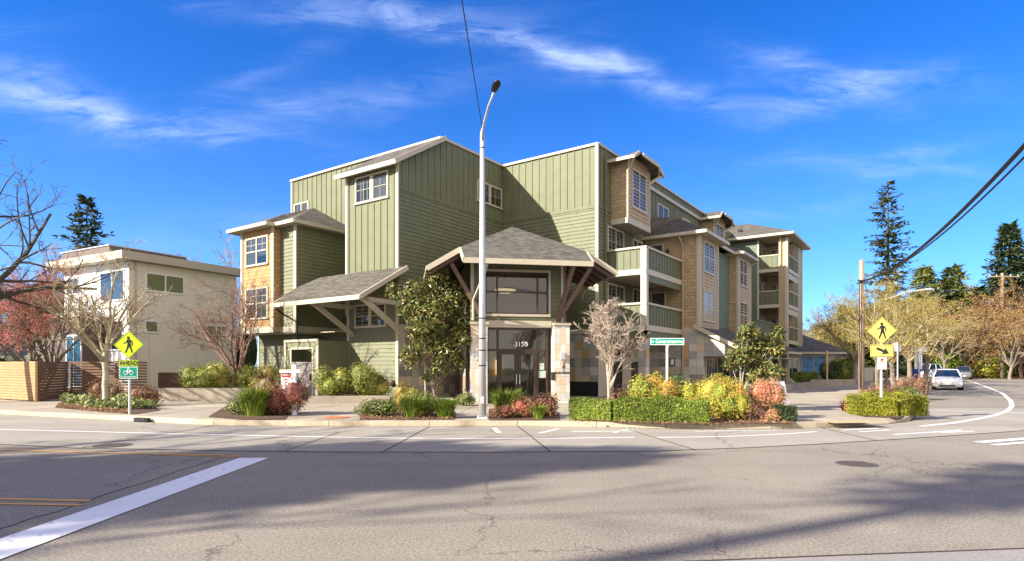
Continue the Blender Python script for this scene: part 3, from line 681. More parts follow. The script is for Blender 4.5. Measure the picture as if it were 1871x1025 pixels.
# --- tan wing (front y 14.26)
XW = 9.23; YW = 14.26
mb = MB(); mb.box(6.0,XW-.01,YW+.01,17.83,3.4,9.05); part('wall', mb, m_tanl)
f = FY(YW); wall(f, R4(6.02,XW,3.86,9.1), 'plain', m_tan2, 'shingles')
trim(f, [(XW-.15,XW+.04,3.86,9.1,.05)], 'corner_trim'); trim(f, [(8.2,XW+.05,3.6,3.86,.06)], 'belt')
window(f, 6.35, 7.15, 6.6, 8.85, 1); window(f, 6.35, 7.3, 3.75, 6.05, 1)
f2 = FX(XW); wall(f2, R4(YW,17.83,3.86,9.1), 'lap', m_tanl); trim(f2, [(YW-.0,YW+.16,3.86,9.1,.04),(17.7,17.85,3.86,9.1,.04)], 'corner_trim')
window(f2, 14.95, 16.95, 7.1, 8.95, 2, 2); window(f2, 14.95, 17.05, 4.3, 6.1, 2, 2, mat=glass_mat('painted_sun_reflection_glass', (.20,.14,.09), .08))  # lower pane: warm sun reflection painted into its base colour
mb = MB(); mb.tube([(8.25,13.7,9.0),(8.3,14.05,8.7),(8.3,14.17,8.5),(8.3,14.17,3.5),(8.3,14.17,.3)], .05, 6); part('downspout', mb, m_tanl)
mb = MB(); mb.ball((7.45,14.1,8.35), (.09,.09,.14)); part('wall_lantern', mb, m_bronze)
ze = 9.25; a0 = (5.9,13.72,ze); a1 = (XW+.55,13.72,ze); a2 = (XW+.55,18.3,ze); pk = (6.02,16.6,11.05); pk1 = (7.2,16.5,10.75)
roof('roof', [[a0,a1,pk1,(6.02,15.3,10.8),(6.02,13.9,9.6)], [a1,a2,pk1], [a2,(5.9,18.3,ze),(6.02,17.6,10.8),pk1], [(6.02,15.3,10.8),pk1,(6.02,17.6,10.8)]], [(a0,a1,.22),(a1,a2,.22)])
mb = MB(); mb.prism([(6.03,13.75,ze-.12),(XW+.5,13.75,ze-.12),(XW+.5,18.2,ze-.12),(6.03,18.2,ze-.12)], (0,0,-.05)); part('soffit', mb, m_soffit)
# green link wall and bay three
mb = MB(); mb.box(6.0,8.78,17.8,25,3.4,9.0); part('wall', mb, m_green)
wall(FX(8.79), R4(17.83,21.8,3.86,9.0), 'lap', paint('teal_siding', (.125,.165,.125), .6, .06))
roof('roof', [[(9.3,17.9,9.2),(9.3,25.2,9.2),(6.02,25.2,10.6),(6.02,17.9,10.6)]], [((9.3,17.9,9.2),(9.3,21.4,9.2),.2)])
X3 = 9.4; mb = MB(); mb.box(6.0,X3-.01,21.77,24.8,3.4,9.05); part('wall', mb, m_tanl)
wall(FY(21.76), R4(8.79,X3,3.86,9.1), 'plain', m_tan2, 'shingles')
f3 = FX(X3); wall(f3, R4(21.76,24.8,3.86,9.1), 'lap', m_tanl); trim(f3, [(21.76,21.92,3.86,9.1,.04),(24.68,24.82,3.86,9.1,.04)], 'corner_trim'); trim(FY(21.76), [(X3-.1,X3+.04,3.86,9.1,.04)], 'corner_trim')
window(f3, 21.96+.1, 24.05, 7.1, 8.95, 2, 2); window(f3, 22.1, 24.1, 4.3, 6.05, 2, 2)
b0 = (8.3,21.25,9.2); b1 = (X3+.5,21.25,9.2); b2 = (X3+.5,25.3,9.2)
roof('roof', [[b0,b1,(8.2,23.2,10.1)],[b1,b2,(8.2,23.2,10.1)]], [(b0,b1,.2),(b1,b2,.2)])
mb = MB(); mb.prism([(8.8,21.3,9.1),(X3+.45,21.3,9.1),(X3+.45,25.2,9.1),(8.8,25.2,9.1)], (0,0,-.05)); part('soffit', mb, m_soffit)
mb = MB(); mb.tube([(X3+.4,25.2,9.0),(X3+.05,24.9,8.8),(X3+.05,24.9,4)], .05, 6); part('downspout', mb, m_trim)
# terrace balcony between bay three and end block
mb = MB(); mb.box(8.5,9.6,25,32.4,3.7,3.85); bal = part('balcony', mb, m_trim)
r = MB(); f = FX(9.6); plain(r, f, R4(25.6,32.4,3.9,5.0)); h = 25.7
while h < 32.3: f.box(r,h-.02,h+.02,3.9,5.0,0,.03); h += .4
f.box(r,25.6,32.4,5.0,5.1,-.06,.06); r.build('railing_panel', m_green2, bal)
# --- end block
YT = 32.5; XE = 10.43; mb = MB(); mb.box(6.0,8.3,YT+.01,39,3.4,12.0); mb.box(8.2,XE-.02,35.5,39.1,3.4,12.0); part('wall', mb, m_green)
f = FY(YT); wall(f, R4(6.05,8.2,3.6,12), 'lap', paint('teal_siding_end', (.125,.165,.125), .6, .06))
mb = MB(); mb.box(9.85,XE,YT-.02,YT+.7,1.5,12.0); part('pier', mb, m_tanl)
trim(f, [(9.82,9.95,1.5,12,.07),(XE-.15,XE+.05,1.5,12,.08),(8.16,8.3,3.6,12,.05)], 'corner_trim')
wall(FY(35.48), R4(8.2,XE,3.6,12), 'lap', m_tanl)
for k, zf in enumerate((3.75, 6.65, 9.55)):
    mb = MB(); mb.box(8.22,XE-.01,YT+.05,35.4,zf-.2,zf); bal = part('balcony', mb, m_soffit)
    r = MB(); f.box(r,8.3,9.83,zf+.05,zf+1.1,-.05,.0)
    for i in range(4): f.box(r,8.45+i*.4,8.49+i*.4,zf+.05,zf+1.1,0,.03)
    fx_ = FX(XE); fx_.box(r,YT+.75,37.2,zf+.05,zf+1.1,-.08,-.03)
    h = YT+.9
    while h < 37: fx_.box(r,h-.02,h+.02,zf+.05,zf+1.1,-.03,.0); h += .35
    r.build('railing_panel', m_green2, bal)
    t = MB(); f.box(t,8.3,9.83,zf+1.1,zf+1.18,-.08,.05); f.box(t,8.3,9.83,zf-.22,zf+.05,-.02,.05); fx_.box(t,YT+.7,37.2,zf+1.1,zf+1.18,-.1,.04); fx_.box(t,YT+.7,37.2,zf-.24,zf+.05,-.04,.05)
    fx_.box(t,YT+.7,37.2,zf-.75 if k else zf-.3,zf-.3,-.1,-.01)
    t.build('rail_cap', m_trim, bal)
    window(FY(35.48), 8.5, 9.1, zf+.1, zf+2.1, 1); window(FX(8.31), 33.6, 35.0, zf+.1, zf+2.1, 2)
mb = MB(); mb.box(XE-.5,XE,37.2,39.1,3.4,12); part('pier', mb, m_tanl); trim(FX(XE), [(37.2,37.35,3.5,12,.05),(39.0,39.15,3.5,12,.05),(YT,YT+.14,1.5,12,.05)], 'corner_trim')
mb = MB(); mb.tube([(9.98,YT-.5,12.1),(9.98,YT-.12,11.7),(9.98,YT-.1,2.5)], .05, 6); part('downspout', mb, m_tanl)
ze = 12.3; c0 = (5.0,YT-.75,ze); c1 = (XE+.6,YT-.75,ze); c2 = (XE+.6,39.9,ze); q1 = (6.6,36.1,14.3); q0 = (4.4,36.1,14.3); c3 = (5.0,39.9,ze)
roof('roof', [[c0,c1,q1,q0],[c1,c2,q1],[c2,c3,q0,q1]], [(c0,c1,.24),(c1,c2,.24)])
mb = MB(); mb.prism([(5.2,YT-.7,ze-.15),(XE+.55,YT-.7,ze-.15),(XE+.55,39.8,ze-.15),(5.2,39.8,ze-.15)], (0,0,-.05)); part('soffit', mb, m_soffit)
mb = MB(); mb.box(6.4,6.7,YT+.9,YT+1.2,13.0,13.3); part('roof_vent', mb, m_dark)
# --- ground floor right: stone gable, sloping roof, shopfront
f = FY(YW)
pts = [(6.05,.15),(8.25,.15),(8.25,3.6),(6.05,3.6)]; wall(f, pts, 'plain', m_tile, 'tile_cladding')
fs = FY(YW-.02)
mb = MB(); mb.prism([fs.P(8.25,.15,0),fs.P(9.45,.15,0),fs.P(9.45,2.25,0),fs.P(11.0,2.25,0),fs.P(11.0,2.85,0),fs.P(9.3,3.62,0),fs.P(8.25,3.62,0)], (0,.3,0)); part('tile_gable', mb, m_tile)
slr = .52; gz = lambda x: 4.05-(x-9.0)*slr
roof('roof', [[(9.0,YW-.3,gz(9.0)),(11.5,YW-.3,gz(11.5)),(11.5,32,gz(11.5)),(8.8,32,gz(8.8)),(8.8,18,gz(8.8)),(9.24,17.9,gz(9.24)),(9.24,YW,gz(9.24))]], [((9.0,YW-.33,gz(9.0)),(11.55,YW-.33,gz(11.55)),.26),((11.53,YW-.3,gz(11.5)),(11.53,32,gz(11.5)),.2)])
mb = MB(); mb.box(8.5,11.4,YW+.3,32,2.2,2.26); part('soffit', mb, m_soffit)
f = FX(9.4); mb = MB(); mb.box(8.0,9.38,YW+.3,32.4,.15,3.7); part('wall', mb, m_beige)
for i in range(7): 
    h = YW+.55+i*2.5; window(f, h, h+2.2, .35, 2.15, 4, 1, mull=.04, fr=.07, proud=.05, fmat=m_bronze if i % 2 else m_trim)
mb = MB()
for h in (17.2, 20.0, 23, 26, 29): mb.box(11.0,11.2,h,h+.2,.15,2.25)
part('post', mb, m_trim)
# shop sign, wall lights
def text(s, size, loc, rot, mat, parent, name='lettering', ext=.01, align='CENTER', bold=0, sx=1.0):
    cu = bpy.data.curves.new(name, 'FONT'); cu.body = s; cu.size = size; cu.extrude = ext; cu.align_x = align; cu.align_y = 'CENTER'; cu.offset = bold
    o = bpy.data.objects.new(name, cu); COL.objects.link(o); o.location = loc; o.rotation_euler = rot; o.scale = (sx,1,1); o.data.materials.append(mat)
    me = bpy.data.meshes.new_from_object(o); me.name = name; p_ = bpy.data.objects.new(name, me); COL.objects.link(p_)
    p_.location = loc; p_.rotation_euler = rot; p_.scale = (sx,1,1); bpy.data.objects.remove(o); bpy.data.curves.remove(cu); o = p_
    if parent: o.parent = parent
    return o
text('YOGA', .62, (6.06, 11.0, 2.42), (pi/2,0,pi/2), m_black, B, 'shop_lettering', .02, bold=.02)
mb = MB(); FX(6.02).box(mb,11.3,11.45,2.75,3.1,.02,.2); part('wall_lantern', mb, m_steel)
window(FX(6.02), 9.9, 10.9, .3, 1.95, 1, mull=.05, fmat=m_bronze); window(FX(6.02), 12.2, 13.3, .3, 1.95, 1, fmat=m_bronze)
def sconce(f, h, z):
    mb = MB(); f.box(mb,h-.13,h+.13,z-.22,z+.22,.0,.1); o = part('wall_lantern', mb, m_bronze)
    g = MB(); f.box(g,h-.09,h+.09,z-.16,z+.16,.1,.115); g.build('diffuser', m_white, o)
sconce(FY(YW), 7.7, 1.95)

# --- corner entry pavilion (turned 45 degrees)
def pv(l, e, z=0):   # lateral, depth from the eaves line -> building axes
    X = .7+.985*l-.174*e; Y = 23.85+.174*l+.985*e; q = toL(X, Y); return (q[0], q[1], z)
hb = Vector(pv(1,0)[:2])-Vector(pv(0,0)[:2])
def PF(e): return Face(pv(0,e)[:2], hb)
def SF(l): # side face looking left
    d = Vector(pv(0,0)[:2])-Vector(pv(0,1)[:2]); return Face(pv(l,0)[:2], d)
# pillars
for l0, l1 in ((-2.2,-1.52), (1.3,1.97)):
    mb = MB(); mb.box8([pv(l0,1.2,.15),pv(l1,1.2,.15),pv(l1,1.95,.15),pv(l0,1.95,.15),pv(l0,1.2,3.42),pv(l1,1.2,3.42),pv(l1,1.95,3.42),pv(l0,1.95,3.42)])
    pl = part('pillar', mb, m_tile2)
    mb = MB(); l0 -= .05; l1 += .05
    mb.box8([pv(l0,1.15,3.42),pv(l1,1.15,3.42),pv(l1,2,3.42),pv(l0,2,3.42),pv(l0,1.15,3.52),pv(l1,1.15,3.52),pv(l1,2,3.52),pv(l0,2,3.52)]); mb.build('capstone', m_trim, pl)
fw = PF(1.72)
mb = MB(); fw.box(mb,-1.52,1.3,3.33,3.62,-.1,.06); part('beam', mb, m_trim)
# upper wall with a real opening for the big window
mb = MB(); wz0, wz1, wl, wr = 3.9, 5.68, -1.56, 1.17
for h0,h1,z0,z1 in ((-2.15,wl,3.5,6.3),(wr,1.95,3.5,6.3),(wl,wr,3.5,wz0),(wl,wr,wz1,6.3)): lap(mb, fw, R4(h0,h1,z0,z1))
for h0,h1,z0,z1 in ((-2.15,wl,3.5,6.3),(wr,1.95,3.5,6.3),(wl,wr,3.62,wz0),(wl,wr,wz1,6.3)): fw.box(mb,h0,h1,z0,z1,-.15,-.002)
part('siding', mb, [m_green, m_joint])
trim(fw, [(-2.17,-2.03,3.52,6.3,.05),(1.72,1.82,3.6,6.3,.05)], 'corner_trim')
mb = MB(); a = fw.box
a(mb,wl-.09,wr+.09,wz0-.1,wz0,-.05,.07); a(mb,wl-.09,wr+.09,wz1,wz1+.1,-.05,.07); a(mb,wl-.09,wl,wz0,wz1,-.05,.065); a(mb,wr,wr+.09,wz0,wz1,-.05,.065); bw = part('window', mb, m_trim)
mb = MB()
for h in (wl+.03,wl+.52,.7,wr-.03): a(mb,h-.03,h+.03,wz0,wz1,-.05,.03)
for z in (wz0+.03,(wz0+wz1)/2+.05,wz1-.03): a(mb,wl,wr,z-.03,z+.03,-.05,.028)
mb.build('glazing_bars', m_bronze, bw)
mb = MB(); plain(mb, fw, R4(wl,wr,wz0,wz1), -.03); mb.build('glass', m_see, bw)
# entrance doors
mb = MB(); dl, dr = -.98, .66; L0, R0 = -1.5, 1.15
for h in (L0+.04,dl-.04,dr+.04,R0-.04): a(mb,h-.045,h+.045,.15,3.33,-.08,.03)
for z in (3.28,2.38): a(mb,L0,R0,z-.05,z+.05,-.08,.028)
a(mb,L0,R0,.15,.28,-.08,.028)
ed = part('entrance', mb, m_bronze)
mb = MB(); plain(mb, fw, R4(L0,R0,.2,3.3), -.03); mb.build('glass', m_see, ed)
text('3150', .29, fw.P(-.02,2.62,.02), (pi/2,0,atan2(hb.y,hb.x)), m_white, ed, 'house_number', .006, bold=.002)
mb = MB(); a(mb,.78,.98,1.55,1.82,-.0,.01); a(mb,.74,1.06,1.2,1.5,-.0,.01); mb.build('notice', paint('notice_paper', (.45,.55,.47), .7), ed)
for h0, h1 in ((dl,-.17),(-.15,dr)):
    mb = MB(); 
    a(mb,h0,h0+.13,.2,2.33,-.04,.05); a(mb,h1-.13,h1,.2,2.33,-.04,.05); a(mb,h0,h1,2.2,2.33,-.04,.052); a(mb,h0,h1,.2,.42,-.04,.052)
    d = part('door', mb, m_bronze)
    mb = MB(); hh_ = h1-.06 if h0 == dl else h0+.06; a(mb,hh_-.015,hh_+.015,.95,1.35,.05,.1); mb.build('handle', m_steel, d)
    mb = MB(); plain(mb, fw, R4(h0+.1,h1-.1,.4,2.22), .0); mb.build('glass', m_see, d)
# interior shell and its lamps
mb = MB()
def rm(l0,l1,e0,e1,z0,z1): mb.box8([pv(l0,e0,z0),pv(l1,e0,z0),pv(l1,e1,z0),pv(l0,e1,z0),pv(l0,e0,z1),pv(l1,e0,z1),pv(l1,e1,z1),pv(l0,e1,z1)])
rm(-2,1.9,5.2,5.3,.15,6.2); rm(-2.1,-2.0,1.9,5.3,.15,6.2); rm(1.85,1.95,1.9,5.3,.15,6.2); rm(-2,1.9,1.9,5.3,6.15,6.25); part('inner_wall', mb, m_beige)
mb = MB(); c = pv(-.45,3.2,0)
prof = [(.02,4.95),(.25,4.97),(.42,5.05),(.48,5.12)]
for i in range(3):
    for k in range(16):
        t0, t1 = 2*pi*k/16, 2*pi*(k+1)/16; (r0,z0),(r1,z1) = prof[i],prof[i+1]
        mb.quad((c[0]+r0*cos(t0),c[1]+r0*sin(t0),z0),(c[0]+r0*cos(t1),c[1]+r0*sin(t1),z0),(c[0]+r1*cos(t1),c[1]+r1*sin(t1),z1),(c[0]+r1*cos(t0),c[1]+r1*sin(t0),z1))
m_lamp, nt, b_ = newmat('lamp_bowl'); b_.inputs['Base Color'].default_value = (.8,.62,.35,1); b_.inputs['Emission Color'].default_value = (1,.72,.4,1); b_.inputs['Emission Strength'].default_value = .45
ch = part('chandelier', mb, m_lamp, 'cream bowl chandelier behind the big window')
mb = MB(); mb.tube([(c[0],c[1],6.15),(c[0],c[1],5.6)], .02, 5)
for k in range(3): t = 2*pi*k/3; mb.tube([(c[0],c[1],5.65),(c[0]+.46*cos(t),c[1]+.46*sin(t),5.12)], .012, 4)
mb.build('chandelier_rods', m_black, ch)
mb = MB(); q = pv(-.45,5.1,1.6); mb.box(q[0]-.1,q[0]+.1,q[1]-.1,q[1]+.02,1.3,2.0)
m_sc, nt, b_ = newmat('sconce_glow'); b_.inputs['Base Color'].default_value = (.8,.5,.2,1); b_.inputs['Emission Color'].default_value = (1,.55,.18,1); b_.inputs['Emission Strength'].default_value = 2.0
part('lit_sconce', mb, m_sc)
# side walls of the pavilion
for l in (-2.14,):
    f = SF(l); wall(f, R4(-7.5,-1.75,3.62,6.4), 'lap', m_green); wall(f, R4(-7.5,-1.2,.15,3.4), 'plain', m_tile, 'tile_cladding'); trim(f, [(-7.5,-1.75,3.4,3.62,.04)], 'belt')
    window(f, -3.6, -2.2, .6, 3.0, 1, fmat=m_bronze)
mb = MB(); rm(1.93,2.0,1.9,8,.15,6.3); part('wall', mb, m_green)
# pavilion roof
s_ = .585; zE = 5.92
GL, GR = pv(-2.62,0,zE), pv(2.62,0,zE); CL, CR = pv(-2.66,1.04,6.53), pv(2.66,1.04,6.53); PK = pv(0,3.9,8.12)
BL, BR = pv(-4.0,1.04,5.72), pv(4.0,1.04,5.72)
kb = pv(0,10.2,8.12)
roof('roof', [[GL,GR,CR,PK,CL]], [(GL,GR,.26),((GL),(CL),.24),(GR,CR,.24)])
roof('roof', [[CL,PK,kb,pv(-4.0,5.4,5.72),BL]], [(CL,BL,.26),(BL,pv(-4.0,5.6,5.72),.18)])
roof('roof', [[BR,pv(4.0,5.4,5.72),kb,PK,CR]], [(CR,BR,.26),(BR,pv(4.0,5.6,5.72),.18)])
mb = MB(); mb.prism([pv(-2.2,.1,5.80),pv(2.2,.1,5.80),pv(2.0,1.7,6.3),pv(-2.1,1.7,6.3)], (0,0,.03))
for i in range(5):
    l = 2.8; e = 1.3+i*.9
    mb.beam(pv(2.0,e,6.62),pv(3.9,e,5.50),.06,.14); mb.beam(pv(-2.1,e,6.58),pv(-3.9,e,5.50),.06,.14)
part('rafters', mb, m_brown)
for sg in (-1, 1):
    foot = pv(1.55*sg-.05,1.55,3.55)
    for tip in (pv(1.9*sg-.05,.2,5.8), pv(3.0*sg,1.5,5.95)):
        mb = MB(); mb.beam(foot, tip, .13, .17); part('strut', mb, m_brown)
mb = MB(); mb.tube([pv(-1.7,.02,5.7),pv(-1.75,.3,5.4),pv(-2.1,1.3,4.4),pv(-2.1,1.35,3.6)], .05, 6); part('downspout', mb, m_trim)
mb = MB(); mb.tube([pv(3.95,5.3,5.6),pv(3.9,5.9,5.3),pv(4.1,6.5,5.1)], .05, 6); part('downspout', mb, m_trim)
# plaque on the right pillar: a heron over the name of the house
fp = PF(1.2); mb = MB(); fp.box(mb,1.57,1.73,1.98,2.28,0,.1); pl = part('wall_lantern', mb, m_steel)
mb = MB()
bird = [(0,0),(.012,0),(.015,.14),(.05,.15),(.075,.10),(.06,.19),(.035,.25),(.03,.31),(.045,.36),(.11,.365),(.045,.385),(.02,.38),(.008,.33),(.012,.26),(-.01,.2),(-.03,.12),(-.005,.14)]
mb.prism([fp.P(1.68+x, 1.50+z, .005) for x, z in bird], tuple(Vector(fp.P(0,0,.02))-Vector(fp.P(0,0,.005))))
part('heron_emblem', mb, m_bronze)
text('BLUE HERON', .115, fp.P(1.66,1.42,.012), (pi/2,0,atan2(hb.y,hb.x)), m_bronze, B, 'name_lettering', .004, bold=.003)
mb = MB(); fp.box(mb,1.27,1.33,1.1,1.45,-.4,.02); part('intercom', mb, m_black)
# fire hose connection on the low wall
mb = MB(); mb.ball((-.35,-.12,.95), (.16,.1,.16)); mb.tube([(-.45,-.1,.95),(-.5,-.25,.93)], .06, 8); mb.tube([(-.25,-.1,.95),(-.2,-.25,.93)], .06, 8); part('hose_connection', mb, m_brown)
# far corner pavilion of the same building
def fv(l, e, z=0):
    X, Y = 29.5+.985*l-.174*e, 57.5+.174*l+.985*e; q = toL(X, Y); return (q[0], q[1], z)
hb2 = Vector(fv(1,0)[:2])-Vector(fv(0,0)[:2]); ff = Face(fv(0,.9)[:2], hb2)
P4 = lambda l0,l1,e0,e1,z0,z1: [fv(l0,e0,z0),fv(l1,e0,z0),fv(l1,e1,z0),fv(l0,e1,z0),fv(l0,e0,z1),fv(l1,e0,z1),fv(l1,e1,z1),fv(l0,e1,z1)]
mb = MB(); mb.box8(P4(-4.8,3.0,.9,6,.15,3.0)); part('wall', mb, m_beige)
wall(ff, R4(1.3,2.9,.15,2.9), 'plain', m_tile, 'tile_cladding')
window(ff, -1.5, 1.2, .7, 2.75, 2, fmat=m_trim, mat=paint('blue_window_film', (.05,.17,.36), .3, .5, 2)); window(ff, -3.0, -1.8, .2, 2.6, 2, fmat=m_trim); window(ff, -4.6, -3.3, .2, 2.6, 2, fmat=m_bronze)
zq = 3.05
roof('roof', [[fv(-6.2,0,zq),fv(3.4,0,zq),fv(0,5.5,5.6),fv(-1.2,5.5,5.9)],[fv(3.4,0,zq),fv(5.0,3.5,zq-.3),fv(0,5.5,5.6)]], [(fv(-6.2,0,zq),fv(3.4,0,zq),.24),(fv(3.4,0,zq),fv(4.9,3.2,zq-.3),.2)])
roof('roof', [[fv(3.3,1.5,3.5),fv(6.0,2.2,2.75),fv(6.0,4.2,2.75),fv(3.3,5,3.5)]], [(fv(3.3,1.5,3.5),fv(6.0,2.2,2.75),.26)])
mb = MB(); mb.box8(P4(4.6,4.75,2.2,2.35,.15,2.7)); part('post', mb, m_trim)

# ------------------------------------------------------------------ plants
def rdir(r):
    z = r.uniform(-1, 1); t = r.uniform(0, 2*pi); s = sqrt(1-z*z); return Vector((s*cos(t), s*sin(t), z))
def leaf(mb, p, n, ax, L, w, fold=0):
    n = n.normalized(); ax = (ax-n*ax.dot(n)); 
    if ax.length < 1e-3: ax = n.orthogonal()
    ax.normalize(); s = n.cross(ax)
    i = len(mb.v); a = p; b = p+ax*(L*.5)+s*(w/2)-n*fold; c = p+ax*L; d = p+ax*(L*.5)-s*(w/2)-n*fold
    mb.v += [tuple(a), tuple(b), tuple(c), tuple(d)]; mb.f.append((i,i+1,i+2,i+3)); mb.m.append(mb.cm)
def lobes_dome(r, rx, ry, rz, n, k=.45, z0=.0):
    out = [(0,0,rz*.42,rx*.72,ry*.72,rz*.55)]
    for i in range(n):
        t = 2*pi*i/n+r.uniform(-.3,.3); e = r.uniform(.35,.68); h = r.uniform(.28,.72)
        q = k*r.uniform(.75,1.2); out.append((cos(t)*rx*e, sin(t)*ry*e, z0+rz*h, rx*q, ry*q, min(rz*q, rz*h*.95)))
    return out
def cloud(mb, r, lobes, n, L, w, lo=.8, hi=1.06, zmin=.02, up=.35):
    wt = [a[3]*a[5]+a[4]*a[3] for a in lobes]
    for _ in range(n):
        c = r.choices(lobes, wt)[0]; d = rdir(r); k = r.uniform(lo, hi)
        p = Vector((c[0]+d.x*c[3]*k, c[1]+d.y*c[4]*k, c[2]+d.z*c[5]*k))
        if p.z < zmin: p.z = zmin+r.random()*.08
        nn_ = (d+rdir(r)*.75+Vector((0,0,up))).normalized(); sc = r.uniform(.65,1.3)
        leaf(mb, p, nn_, rdir(r)+d*.6, L*sc, w*sc, .15*w)
def core(mb, lobes, k=.78):
    for c in lobes: mb.ball((c[0],c[1],c[2]), (c[3]*k, c[4]*k, c[5]*k), 8, 6)

L_ = leafmat
m_mag = L_('magnolia_leaves', [(.035,.055,.012), (.065,.09,.02), (.12,.14,.035), (.22,.21,.06), (.16,.085,.03)], .32, .18, 1.5)
m_hedge = L_('hedge_leaves', [(.06,.10,.012), (.11,.165,.02), (.19,.25,.03), (.26,.30,.045)], .55, .25)
m_gold = L_('golden_hedge_leaves', [(.14,.16,.015), (.24,.25,.02), (.32,.31,.03)], .55, .3)
m_phot = L_('photinia_leaves', [(.17,.22,.03), (.32,.34,.04), (.45,.42,.06), (.52,.40,.08), (.50,.20,.08)], .45, .25)
m_pieris = L_('pieris_leaves', [(.50,.13,.09), (.58,.24,.16), (.50,.34,.15), (.30,.26,.08), (.62,.30,.24)], .5, .25)
m_nand = L_('nandina_leaves', [(.12,.16,.03), (.24,.28,.05), (.36,.38,.08), (.38,.32,.09)], .5, .3)
m_dgreen = L_('dark_evergreen_leaves', [(.02,.035,.012), (.04,.06,.02), (.06,.09,.03)], .6, .15)
m_ivy = L_('ivy_leaves', [(.07,.10,.02), (.14,.18,.04), (.24,.27,.08), (.32,.33,.14)], .4, .25)
m_grassb = L_('grass_blades', [(.10,.17,.02), (.18,.26,.03), (.28,.34,.06)], .5, .35)
m_brown = L_('dry_brown_leaves', [(.16,.08,.045), (.25,.13,.07), (.30,.19,.11)], .7, .2)
m_redsh = L_('red_brown_leaves', [(.20,.06,.05), (.32,.11,.09), (.22,.14,.06), (.14,.13,.04)], .5, .25)
m_fir = L_('fir_needles', [(.025,.04,.015), (.045,.065,.02), (.08,.095,.03), (.10,.095,.04)], .7, .12)
m_fir2 = L_('spruce_needles', [(.03,.05,.02), (.055,.085,.03), (.09,.12,.04)], .7, .12)
m_oliv = L_('olive_needles', [(.13,.17,.04), (.24,.27,.07), (.34,.34,.11)], .7, .3)
m_bud_r = L_('red_buds', [(.60,.16,.16), (.66,.27,.22), (.50,.24,.15)], .7, .3)
m_bud_y = L_('yellow_buds', [(.36,.27,.05), (.42,.33,.07), (.22,.21,.05)], .7, .3)
m_bud_o = L_('rusty_buds', [(.34,.17,.06), (.38,.23,.08), (.20,.17,.05)], .7, .3)
m_bud_w = L_('pale_buds', [(.62,.56,.47), (.52,.44,.34)], .7, .2)

def shrub(name, label, loc, rx, ry, rz, n, L, w, mat, seed=1, nl=7, k=.45, rot=0, group=None, cat='shrub', stems=5, corek=.74, cpart='foliage'):
    r = random.Random(seed); t = thing(name, label, cat, loc, rot, group); lb = lobes_dome(r, rx, ry, rz, nl, k)
    mb = MB(); core(mb, lb, corek); cloud(mb, r, lb, n, L, w); mb.build(cpart, mat, t)
    sb = MB()
    for i in range(stems):
        a = r.uniform(0,2*pi); sb.tube([(0.04*cos(a),.04*sin(a),-.05),(rx*.3*cos(a),ry*.3*sin(a),rz*.3),(rx*.5*cos(a),ry*.5*sin(a),rz*.7)], [.02,.015,.008], 4, False)
    sb.build('stems', m_bark_g, t); return t
def at(px, py, z=.15): q = gr(px, py, z); return (q[0], q[1], z)
def hedge(name, label, path, w, h, n, mat, seed=1, L=.05, rnd=.06):
    r = random.Random(seed); P = [Vector(p) for p in path]; o = P[0]; t = thing(name, label, 'hedge', (o.x, o.y, .14))
    P = [p-o for p in P]; mb = MB(); segs = []
    for a, b in zip(P, P[1:]): segs.append((a, b, (b-a).length))
    tot = sum(s[2] for s in segs)
    wav = lambda s_, q: 1+.10*sin(s_*2.1+q)+.06*sin(s_*5.3+2*q)
    acc = 0
    for a, b, l in segs:
        d = (b-a)/l; s = Vector((-d.y, d.x)); k = max(2, int(l/.25))
        for i in range(k):
            q0, q1 = l*i/k, l*(i+1)/k
            A, Bb = a+d*q0, a+d*(q1+.01); hw0 = (w/2-.05)*wav(acc+q0, 1); hw1 = (w/2-.05)*wav(acc+q1, 1)
            mb.box8([(*(A-s*hw0),0),(*(Bb-s*hw1),0),(*(Bb+s*hw1),0),(*(A+s*hw0),0),(*(A-s*hw0*.93),h-.05),(*(Bb-s*hw1*.93),h-.05),(*(Bb+s*hw1*.93),h-.05),(*(A+s*hw0*.93),h-.05)])
        acc += l
    area = [h*2+w]
    for _ in range(n):
        q = r.uniform(-.02, tot+.02); e_ = r.random() < 2*w*h/((2*h+w)*tot+2*w*h); acc = 0
        if e_: q = r.choice((-.03, tot+.03))
        for a, b, l in segs:
            if q <= acc+l or (a, b, l) == segs[-1]: break
            acc += l
        d = (b-a)/l; s = Vector((-d.y, d.x)); c = a+d*(q-acc); f = r.random()*(2*h+w); end = e_
        hw = w/2*wav(q, 1)
        if end: p = Vector((*(c+s*r.uniform(-hw,hw)), r.uniform(0,h))); nn_ = Vector((*(d*(1 if q > .1 else -1)), 0))
        elif f < h: p = Vector((*(c-s*hw), f)); nn_ = Vector((*(-s), 0))
        elif f < h+w: p = Vector((*(c+s*((f-h)/w*2-1)*hw), h*wav(q,3)*.97)); nn_ = Vector((0,0,1))
        else: p = Vector((*(c+s*hw), f-h-w)); nn_ = Vector((*s, 0))
        p += rdir(r)*rnd*.5; leaf(mb, p, nn_+rdir(r)*.9, rdir(r)+Vector((0,0,.5)), L*r.uniform(.6,1.4), L*.6, 0)
    mb.build('foliage', mat, t)
    sb = MB()
    for a, b, l in segs:
        for i in range(int(l/.4)): c = a+(b-a)*((i+.5)*.4/l); sb.tube([(c.x,c.y,-.02),(c.x+.03,c.y,.25)], [.02,.012], 4, False)
    sb.build('stems', m_bark_g, t); return t
